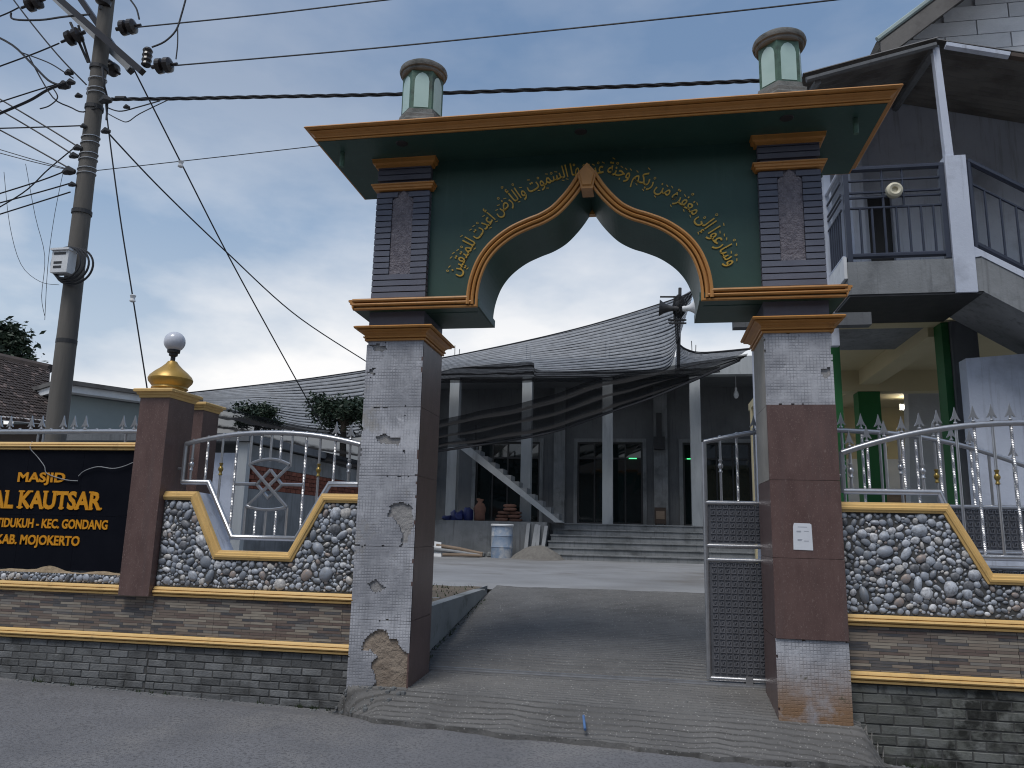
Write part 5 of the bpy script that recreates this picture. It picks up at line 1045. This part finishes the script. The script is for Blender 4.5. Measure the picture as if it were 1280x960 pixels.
# ================================================================ TREES
def tree(label, base, crown, rad, n, seed, leaf=.11):
    t = thing('tree', label, 'tree', base); rnd = random.Random(seed); B, K = Vector(base), Vector(crown)
    tk = MB().tube(smooth([B, B.lerp(K, .4)+Vector((.08, 0, 0)), K-Vector((0, 0, rad[2]*.3)), K+Vector((.1, 0, rad[2]*.4))], 10), [lerp(.15, .03, i/10) for i in range(11)], 8); part('trunk', tk, 'bark', t)
    lb_ = MB(); lv = MB(); clumps = []
    for k in range(16):
        a = rnd.uniform(0, 6.28); e = rnd.uniform(-.6, 1.2); rr = rnd.uniform(.45, .95); q = K+Vector((rad[0]*rr*math.cos(a)*math.cos(e), rad[1]*rr*math.sin(a)*math.cos(e), rad[2]*rr*math.sin(e))); clumps.append((q, rnd.uniform(.25, .45)))
        lb_.tube([K-Vector((0, 0, rad[2]*.4)), K.lerp(q, .5)+Vector((0, 0, .05)), q], [.04, .025, .01], 5)
    part('limb', lb_, 'bark', t)
    for k in range(n):
        q, s = rnd.choice(clumps); d = Vector((rnd.gauss(0, 1), rnd.gauss(0, 1), rnd.gauss(0, 1))); p_ = q+Vector((d.x*rad[0]*s*.55, d.y*rad[1]*s*.55, d.z*rad[2]*s*.5)); a = Vector((rnd.gauss(0, 1), rnd.gauss(0, 1), rnd.gauss(0, .6))).normalized(); b = a.cross(Vector((rnd.gauss(0, 1), rnd.gauss(0, 1), rnd.gauss(0, 1)))).normalized(); l2 = leaf*rnd.uniform(.6, 1.3)
        lv.face([p_-a*l2, p_+b*l2*.4, p_+a*l2, p_-b*l2*.4])
    part('crown', lv, 'leaf', t); return t
tree('dark leafy tree rising behind the tiled roof at the far left', (-19.5, 17, .6), (-20.422, 17.000, 7.243), (1.3, 1.3, 1.0), 5000, 2, .12)
tree('small dark tree in front of the striped net above the left railing', (-7.6, 12.2, .6), (-7.629, 12.200, 4.076), (.60, .6, .40), 3600, 5, .06)
tree('dark bushy tree in front of the striped net beside the left pillar', (-5.3, 12.4, .6), (-5.310, 12.400, 4.165), (.95, .8, .62), 7000, 8, .06)

# ================================================================ ACROSS THE STREET (unseen row added behind the viewer to cut low front light)
oh = thing('added_house_row', 'added unseen house row behind the viewer that cuts the low front light', 'building', (0, -19, -.3))
part('wall', MB().box(-26, 30, -24, -17, -.6, 6.2), 'tilewall', oh); part('roof', MB().hexa([(-27, -24.5, 6.2), (31, -24.5, 6.2), (31, -15.8, 6.0), (-27, -15.8, 6.0)], [(-27, -21, 8.6), (31, -21, 8.6), (31, -20, 8.6), (-27, -20, 8.6)]), 'tile_a', oh)
for k in range(11): part('shutter', MB().box(-24+k*4.9, -20.4+k*4.9, -17.0, -16.95, -.2, 2.6), 'darkwood', oh)

# ================================================================ UTILITY POLE AND CABLES
up = thing('utility_pole', 'leaning concrete utility pole with steel crossarms behind the sign wall', 'pole', (-5.83, 3.2, -.2))
PX_ = lambda z: -5.81-.019*(z-2.5)
s = MB().tube([(PX_(-.3), 3.2, -.3), (PX_(3.3), 3.2, 3.3), (PX_(6.5), 3.2, 6.5), (PX_(9.9), 3.2, 9.9)], [.150, .140, .122, .108], 20); s.smooth = 40; part('shaft', s, 'pole', up)
for z in (3.9, 5.9, 7.62, 8.30): part('pole_band', MB().lathe([(.128, z-.03), (.141 if z < 6 else .134, z-.03), (.141 if z < 6 else .134, z+.03), (.128, z+.03)], (PX_(z), 3.2, 0), 20), 'iron', up)
for z in (6.52, 6.60, 6.75, 6.84, 7.02, 7.12, 7.86, 7.93, 8.10): part('strap', MB().tube([(PX_(z)+.128*math.cos(a), 3.2+.128*math.sin(a), z+.02*math.sin(a+1)) for a in [k*math.pi/10 for k in range(21)]], .008, 5), 'steel', up)
for i, (a, b, w) in enumerate((((-6.832, 3.000, 9.631), (-4.992, 3.000, 8.034), .05), ((-6.777, 3.400, 9.964), (-5.509, 3.400, 8.337), .045))):
    part('crossarm', MB().tube([a, b], w*1.35, 4), 'ceramic', up)
part('crossarm', MB().tube([(-7.059, 3.380, 9.772), (-5.513, 3.380, 8.366)], .06, 4), 'greywood', up)
part('arm_brace', MB().tube([(-6.366, 3.000, 9.013), (-6.087, 3.150, 8.393)], .02, 6).tube([(-6.215, 3.000, 8.942), (-6.058, 3.150, 8.390)], .02, 6), 'iron', up)
def insul(c, d, r=.115):
    c, d = Vector(c), Vector(d).normalized(); t = part('insulator', MB().tube([c-d*.20, c-d*.135], .03, 10).tube([c-d*.13, c-d*.10, c-d*.03, c-d*.015], [.05, r, r*.95, .05], 16).tube([c+d*.0, c+d*.03, c+d*.10, c+d*.13], [.05, r, r*.95, .05], 16).tube([c+d*.135, c+d*.22], .022, 8), 'ceramic', up)
insul((-5.338, 3.000, 8.826), (1, 0, .08)); insul((-4.641, 3.000, 8.110), (1, 0, .05)); insul((-6.271, 3.000, 8.752), (-1, 0, -.35)); insul((-7.090, 3.000, 9.429), (-1, 0, -.3)); insul((-5.977, 3.500, 8.514), (.3, 0, -.2)); insul((-5.901, 3.100, 9.463), (.2, 0, 1))
part('arrester', MB().lathe([(.05, -.16), (.075, -.14), (.06, -.10), (.075, -.06), (.06, -.02), (.075, .02), (.06, .06), (.075, .10), (.05, .14)], (-4.943, 3.000, 8.285), 12), 'ceramic', up)
mbx = thing('meter_box', 'white meter box strapped to the utility pole inside a coil of black cable', 'meter', (-5.832, 2.950, 4.807))
bx = Vector((-5.837, 2.950, 5.013)); part('case', MB().box(bx.x-.135, bx.x+.135, 2.86, 3.02, bx.z-.165, bx.z+.165), 'white', mbx)
part('hood', MB().box(bx.x-.15, bx.x+.15, 2.83, 3.03, bx.z+.166, bx.z+.195), 'white', mbx)
part('name_plate', MB().box(bx.x-.10, bx.x+.09, 2.855, 2.859, bx.z+.10, bx.z+.135), 'frame', mbx)
for z in (-.02, -.085): part('printed_label', MB().box(bx.x-.09, bx.x+.04, 2.856, 2.859, bx.z+z-.018, bx.z+z+.018), 'frame', mbx)
for k in range(4):
    cc = (bx.x+.05+.02*k, bx.z-.01*k); rr = .235+.012*k
    part('cable_coil', MB().tube([(cc[0]+rr*(1.0+.05*k)*math.cos(a), 2.93+.03*k, cc[1]+rr*math.sin(a)) for a in [j*math.pi/16 for j in range(33)]], .016, 6), 'cable', mbx)
def cable(label, pts, r=.010, n=30, group='overhead cables'):
    q = smooth(pts, n) if len(pts) > 2 else [Vector(pts[0]).lerp(Vector(pts[1]), k/n)+Vector((0, 0, -.0)) for k in range(n+1)]
    return single('cable', MB().tube(q, r, 5), 'cable', label, 'cable', tuple(q[0]), group)
cable('topmost thin wire running from the upper insulator off the top edge', [(-5.171, 3.000, 8.810), (-3.084, 3.000, 8.813), (-0.977, 3.000, 8.854), (1.339, 3.000, 8.879)], .011)
cable('thin wire from the lower insulator across the sky above the gate roof', [(-4.480, 3.000, 8.095), (-1.535, 3.000, 8.086), (1.238, 3.000, 8.118), (3.477, 3.000, 8.156), (5.078, 3.000, 8.198)], .011)
tw = [(-5.619, 3.200, 7.754), (-4.389, 3.200, 7.668), (-3.077, 3.200, 7.589), (-1.696, 3.200, 7.502), (-0.259, 3.200, 7.422), (1.335, 3.200, 7.351), (2.741, 3.200, 7.293), (3.930, 3.200, 7.251), (4.679, 3.200, 7.221), (5.070, 3.200, 7.199)]
q = smooth(tw, 240); tb = MB()
for ph in (0, 2.1, 4.2): tb.tube([p_+Vector((0, .016*math.cos(i*.42+ph), .016*math.sin(i*.42+ph))) for i, p_ in enumerate(q)], .014, 5)
single('cable', tb, 'cable', 'thick twisted black cable passing behind both gate lanterns', 'cable', tuple(q[0]), 'overhead cables')
cable('faint far wire meeting the gate cornice from the left', [(-7.387, 5.000, 7.553), (-5.386, 5.000, 7.642), (-2.997, 5.000, 7.754), (-1.855, 5.000, 7.822)], .008)
cable('steep stay wire from the crossarm with a white insulator, down to the left pillar', [(-5.329, 3.200, 8.275), (-4.872, 4.000, 7.031), (-4.551, 5.000, 5.898), (-4.384, 6.500, 4.806), (-4.396, 9.000, 3.467)], .012)
cable('sagging service wire from the pole to the net beside the left pillar', [(-5.626, 3.200, 7.204), (-5.579, 4.500, 6.891), (-5.169, 6.000, 6.298), (-4.686, 8.000, 5.643), (-3.859, 10.000, 5.087)], .013)
cable('near-vertical wire dropping from the pole to behind the gold dome', [(-5.752, 3.200, 7.819), (-5.599, 3.200, 7.202), (-5.385, 3.400, 5.910), (-5.153, 3.600, 4.675), (-4.883, 3.800, 3.309)], .011)
for nm, lb_, q in (('stay_insulator', 'small white insulator on the steep stay wire', (-4.887, 4.000, 7.031)), ('stay_insulator', 'small grey insulator on the near-vertical wire above the gold dome', (-5.152, 3.600, 4.662))):
    d = MB().lathe([(.02, -.06), (.045, -.045), (.03, 0), (.045, .045), (.02, .06)], q, 12); single(nm, d, 'white', lb_, 'insulator', q)
left = [
 ('wire from the upper left insulator running down off the left edge', [(-7.345, 3.000, 9.384), (-7.564, 3.000, 9.293), (-7.957, 3.000, 9.175)], .012),
 ('wire from the lower left insulator running down off the left edge', [(-6.512, 3.000, 8.664), (-6.972, 3.000, 8.513), (-7.800, 3.000, 8.281)], .012),
 ('blue-black jumper lead looping level below the top left insulator', [(-7.477, 3.000, 9.298), (-7.413, 3.000, 9.177), (-6.924, 3.000, 9.112), (-6.496, 3.000, 9.125), (-6.043, 3.000, 9.120)], .016),
 ('diagonal wire falling from the top left corner to the pole', [(-7.526, 3.000, 9.591), (-7.059, 3.000, 9.055), (-6.459, 3.000, 8.410), (-6.015, 3.100, 7.970)], .012),
 ('thick black cable arching in from the left edge to the pole clamp', [(-7.931, 3.000, 9.029), (-7.365, 3.000, 8.718), (-6.945, 3.000, 8.344), (-6.614, 3.000, 8.040), (-6.402, 3.000, 7.940)], .018),
 ('thin cable splitting from the black arch down to the pole', [(-7.151, 3.000, 8.558), (-6.661, 3.000, 8.346), (-6.350, 3.000, 8.154), (-6.257, 3.100, 8.100)], .010),
 ('lower strand of the black arch ending in a loose loop', [(-7.025, 3.000, 8.490), (-6.728, 3.000, 8.050), (-6.449, 3.000, 7.701), (-6.240, 3.100, 7.609), (-6.018, 3.100, 7.511), (-5.765, 3.100, 7.572)], .011),
 ('thick black cable dropping from the clamp to the left edge', [(-6.293, 3.000, 7.958), (-6.588, 3.000, 7.874), (-6.847, 3.000, 7.733), (-7.140, 3.000, 7.620), (-7.652, 3.000, 7.443)], .022),
 ('thin wire beside the thick cable running to the left edge', [(-6.324, 3.000, 7.974), (-6.799, 3.000, 7.878), (-7.691, 3.000, 7.664)], .011),
 ('level wire from the pole to the left edge', [(-5.971, 3.100, 7.280), (-6.726, 3.100, 7.309), (-7.734, 3.100, 7.355)], .011),
 ('highest of the three parallel wires slanting up to the left edge', [(-5.972, 3.100, 6.910), (-6.582, 3.100, 7.285), (-7.854, 3.100, 8.041)], .012),
 ('middle of the three parallel wires slanting up to the left edge', [(-6.036, 3.100, 6.783), (-6.787, 3.100, 7.246), (-7.820, 3.100, 7.843)], .012),
 ('lowest of the three parallel wires slanting up to the left edge', [(-6.117, 3.100, 6.592), (-6.815, 3.100, 6.980), (-7.756, 3.100, 7.480)], .012),
 ('upper fine wire fanning gently up to the left edge', [(-6.143, 3.100, 6.580), (-6.782, 3.100, 6.779), (-7.685, 3.100, 7.080)], .007),
 ('lower fine wire fanning gently up to the left edge', [(-6.141, 3.100, 6.567), (-6.776, 3.100, 6.739), (-7.673, 3.100, 7.011)], .007),
 ('wire crossing below the fan from the pole down to the left edge', [(-6.033, 3.100, 6.953), (-6.474, 3.100, 6.588), (-6.835, 3.100, 6.243), (-7.475, 3.100, 5.887)], .010),
 ('wire falling gently left from the lowest clamp cluster', [(-6.113, 3.100, 6.565), (-6.585, 3.100, 6.411), (-7.526, 3.100, 6.177)], .011),
 ('second wire falling gently left from the lowest clamp cluster', [(-6.052, 3.100, 6.341), (-6.556, 3.100, 6.228), (-7.501, 3.100, 6.032)], .011),
 ('lowest wire falling left from the pole', [(-6.031, 3.100, 6.198), (-6.531, 3.100, 6.071), (-7.466, 3.100, 5.835)], .011),
 ('short jumper lead rising from the pole top to the right insulator', [(-5.407, 3.000, 9.361), (-5.242, 3.000, 9.148), (-5.162, 3.000, 8.946)], .014),
 ('jumper lead swinging from the arrester up out of the top edge', [(-4.882, 3.000, 8.441), (-4.676, 3.000, 8.516), (-4.509, 3.000, 8.689), (-4.447, 3.000, 8.955), (-4.400, 3.000, 9.252)], .014),
 ('jumper lead dropping straight to the lower right insulator', [(-4.489, 3.000, 8.741), (-4.456, 3.000, 8.454), (-4.453, 3.000, 8.200)], .010),
 ('slack lead under the thick twisted cable beside the pole', [(-5.612, 3.100, 7.560), (-5.370, 3.100, 7.474), (-5.078, 3.100, 7.518), (-4.713, 3.100, 7.595)], .010),
 ('faint slack wire hanging far left beside the pole', [(-7.450, 3.300, 6.707), (-7.202, 3.300, 5.827), (-6.895, 3.300, 5.166), (-6.517, 3.300, 4.874), (-6.180, 3.300, 4.812)], .004),
 ('faint slack wire looping down just left of the pole', [(-7.080, 3.300, 6.819), (-6.768, 3.300, 5.937), (-6.498, 3.300, 5.279), (-6.453, 3.300, 4.646), (-6.350, 3.300, 4.332)], .004),
 ('faint drop wire closest to the pole on its left', [(-6.387, 3.300, 6.641), (-6.431, 3.300, 5.920), (-6.422, 3.300, 5.148), (-6.340, 3.300, 4.270)], .004),
 ('second slack lead dipping under the thick twisted cable', [(-5.599, 3.100, 7.465), (-5.350, 3.100, 7.327), (-5.210, 3.100, 7.290), (-5.024, 3.100, 7.408), (-4.581, 3.100, 7.597)], .008),
 ('short curl of spare wire beside the clamp', [(-6.507, 3.000, 7.895), (-6.397, 3.000, 7.724), (-6.517, 3.000, 7.598), (-6.678, 3.000, 7.557)], .010),
 ('dark lead hanging down the right side of the pole', [(-5.689, 3.000, 8.177), (-5.622, 3.000, 7.888), (-5.617, 3.100, 7.694), (-5.583, 3.100, 7.344)], .016),
]
for lb_, pts, r in left: cable(lb_, pts, r, 16)
clamps = [((-6.364, 3.050, 7.968), .07), ((-6.259, 3.050, 8.014), .05), ((-6.084, 3.050, 7.769), .04), ((-6.066, 3.050, 6.525), .07), ((-6.020, 3.050, 6.769), .05), ((-5.971, 3.050, 6.896), .05), ((-5.978, 3.050, 6.300), .04), ((-5.602, 3.050, 7.663), .07), ((-5.530, 3.050, 7.141), .05), ((-5.230, 3.050, 7.513), .035), ((-5.926, 3.050, 7.249), .035), ((-6.312, 3.050, 8.182), .05)]
for q, w in clamps: part('cable_clamp', MB().tube([(q[0]-w*1.3, q[1], q[2]-w*.5), q, (q[0]+w*1.2, q[1]+.03, q[2]-w*.2)], [w*.45, w, w*.5], 7), 'iron', up)
part('cable_bundle', MB().tube([(-5.467, 3.100, 7.695), (-5.302, 3.100, 7.682)], .035, 8), 'cable', up)
# small litter
single('blue_stick', MB().tube([(2.00, -.40, -.05), (1.985, -.30, -.02), (1.975, -.23, .005)], .010, 8), 'bluepipe', 'short blue plastic stick lying on the ramp apron near the road', 'stick', (2.0, -.35, -.05))
lt = MB()
for k in range(60):
    x, y = random.uniform(-.1, .56), -.01-.2*random.random()**2.2; r = .005+.022*random.random()**3; z = drive_z(x, y)
    lt.lathe([(r, -.01), (r*.9, r*.5), (r*.4, r*.8)], (x, y, z), 6, phase=random.uniform(0, 1))
o = struct('rubble', lt, 'stone', 'stuff'); o['label'] = 'crumbled plaster bits at the foot of the left pillar'
dl = MB()
for k in range(420):                                      # grit and dead leaves gathered along the foot of the walls
    x = random.choice((random.uniform(-4, -.05), random.uniform(3.98, 6))); y = WY-.02-.10*random.random()**2; r = .004+.014*random.random()**3; z = road_z(x, y)
    dl.lathe([(r, -.004), (r*.9, r*.5), (r*.3, r*.7)], (x, y, z), 5, phase=random.uniform(0, 2))
o = struct('grit', dl, 'stone', 'stuff'); o['label'] = 'grit gathered along the foot of the brick walls'
wd = MB()
for k in range(26):
    x0 = random.choice((random.uniform(-3.6, -.1), random.uniform(-.5, -.1), random.uniform(4.2, 5.2))); 
    for q in range(9):
        x = x0+random.gauss(0, .015); y = WY-.025+random.gauss(0, .008); h = random.uniform(.015, .05); z = road_z(x, y)
        wd.face([(x-.004, y, z), (x+.004, y, z), (x+random.gauss(0, .02), y-random.uniform(0, .02), z+h)])
o = struct('weeds', wd, 'moss', 'stuff'); o['label'] = 'tiny weeds sprouting along the foot of the brick walls'
gv = MB()
for k in range(260):
    x, y = random.uniform(.1, 4.3), random.uniform(-.5, 3.2); x = max(DR0 + .05, x) if y > .6 else x; r = random.uniform(.003, .010); z = drive_z(x, y)
    gv.lathe([(r, -.003), (r*.8, r*.5), (r*.2, r*.8)], (x, y, z), 5)
o = struct('grit', gv, 'stone', 'stuff'); o['label'] = 'scattered grit and pebbles on the ramp'
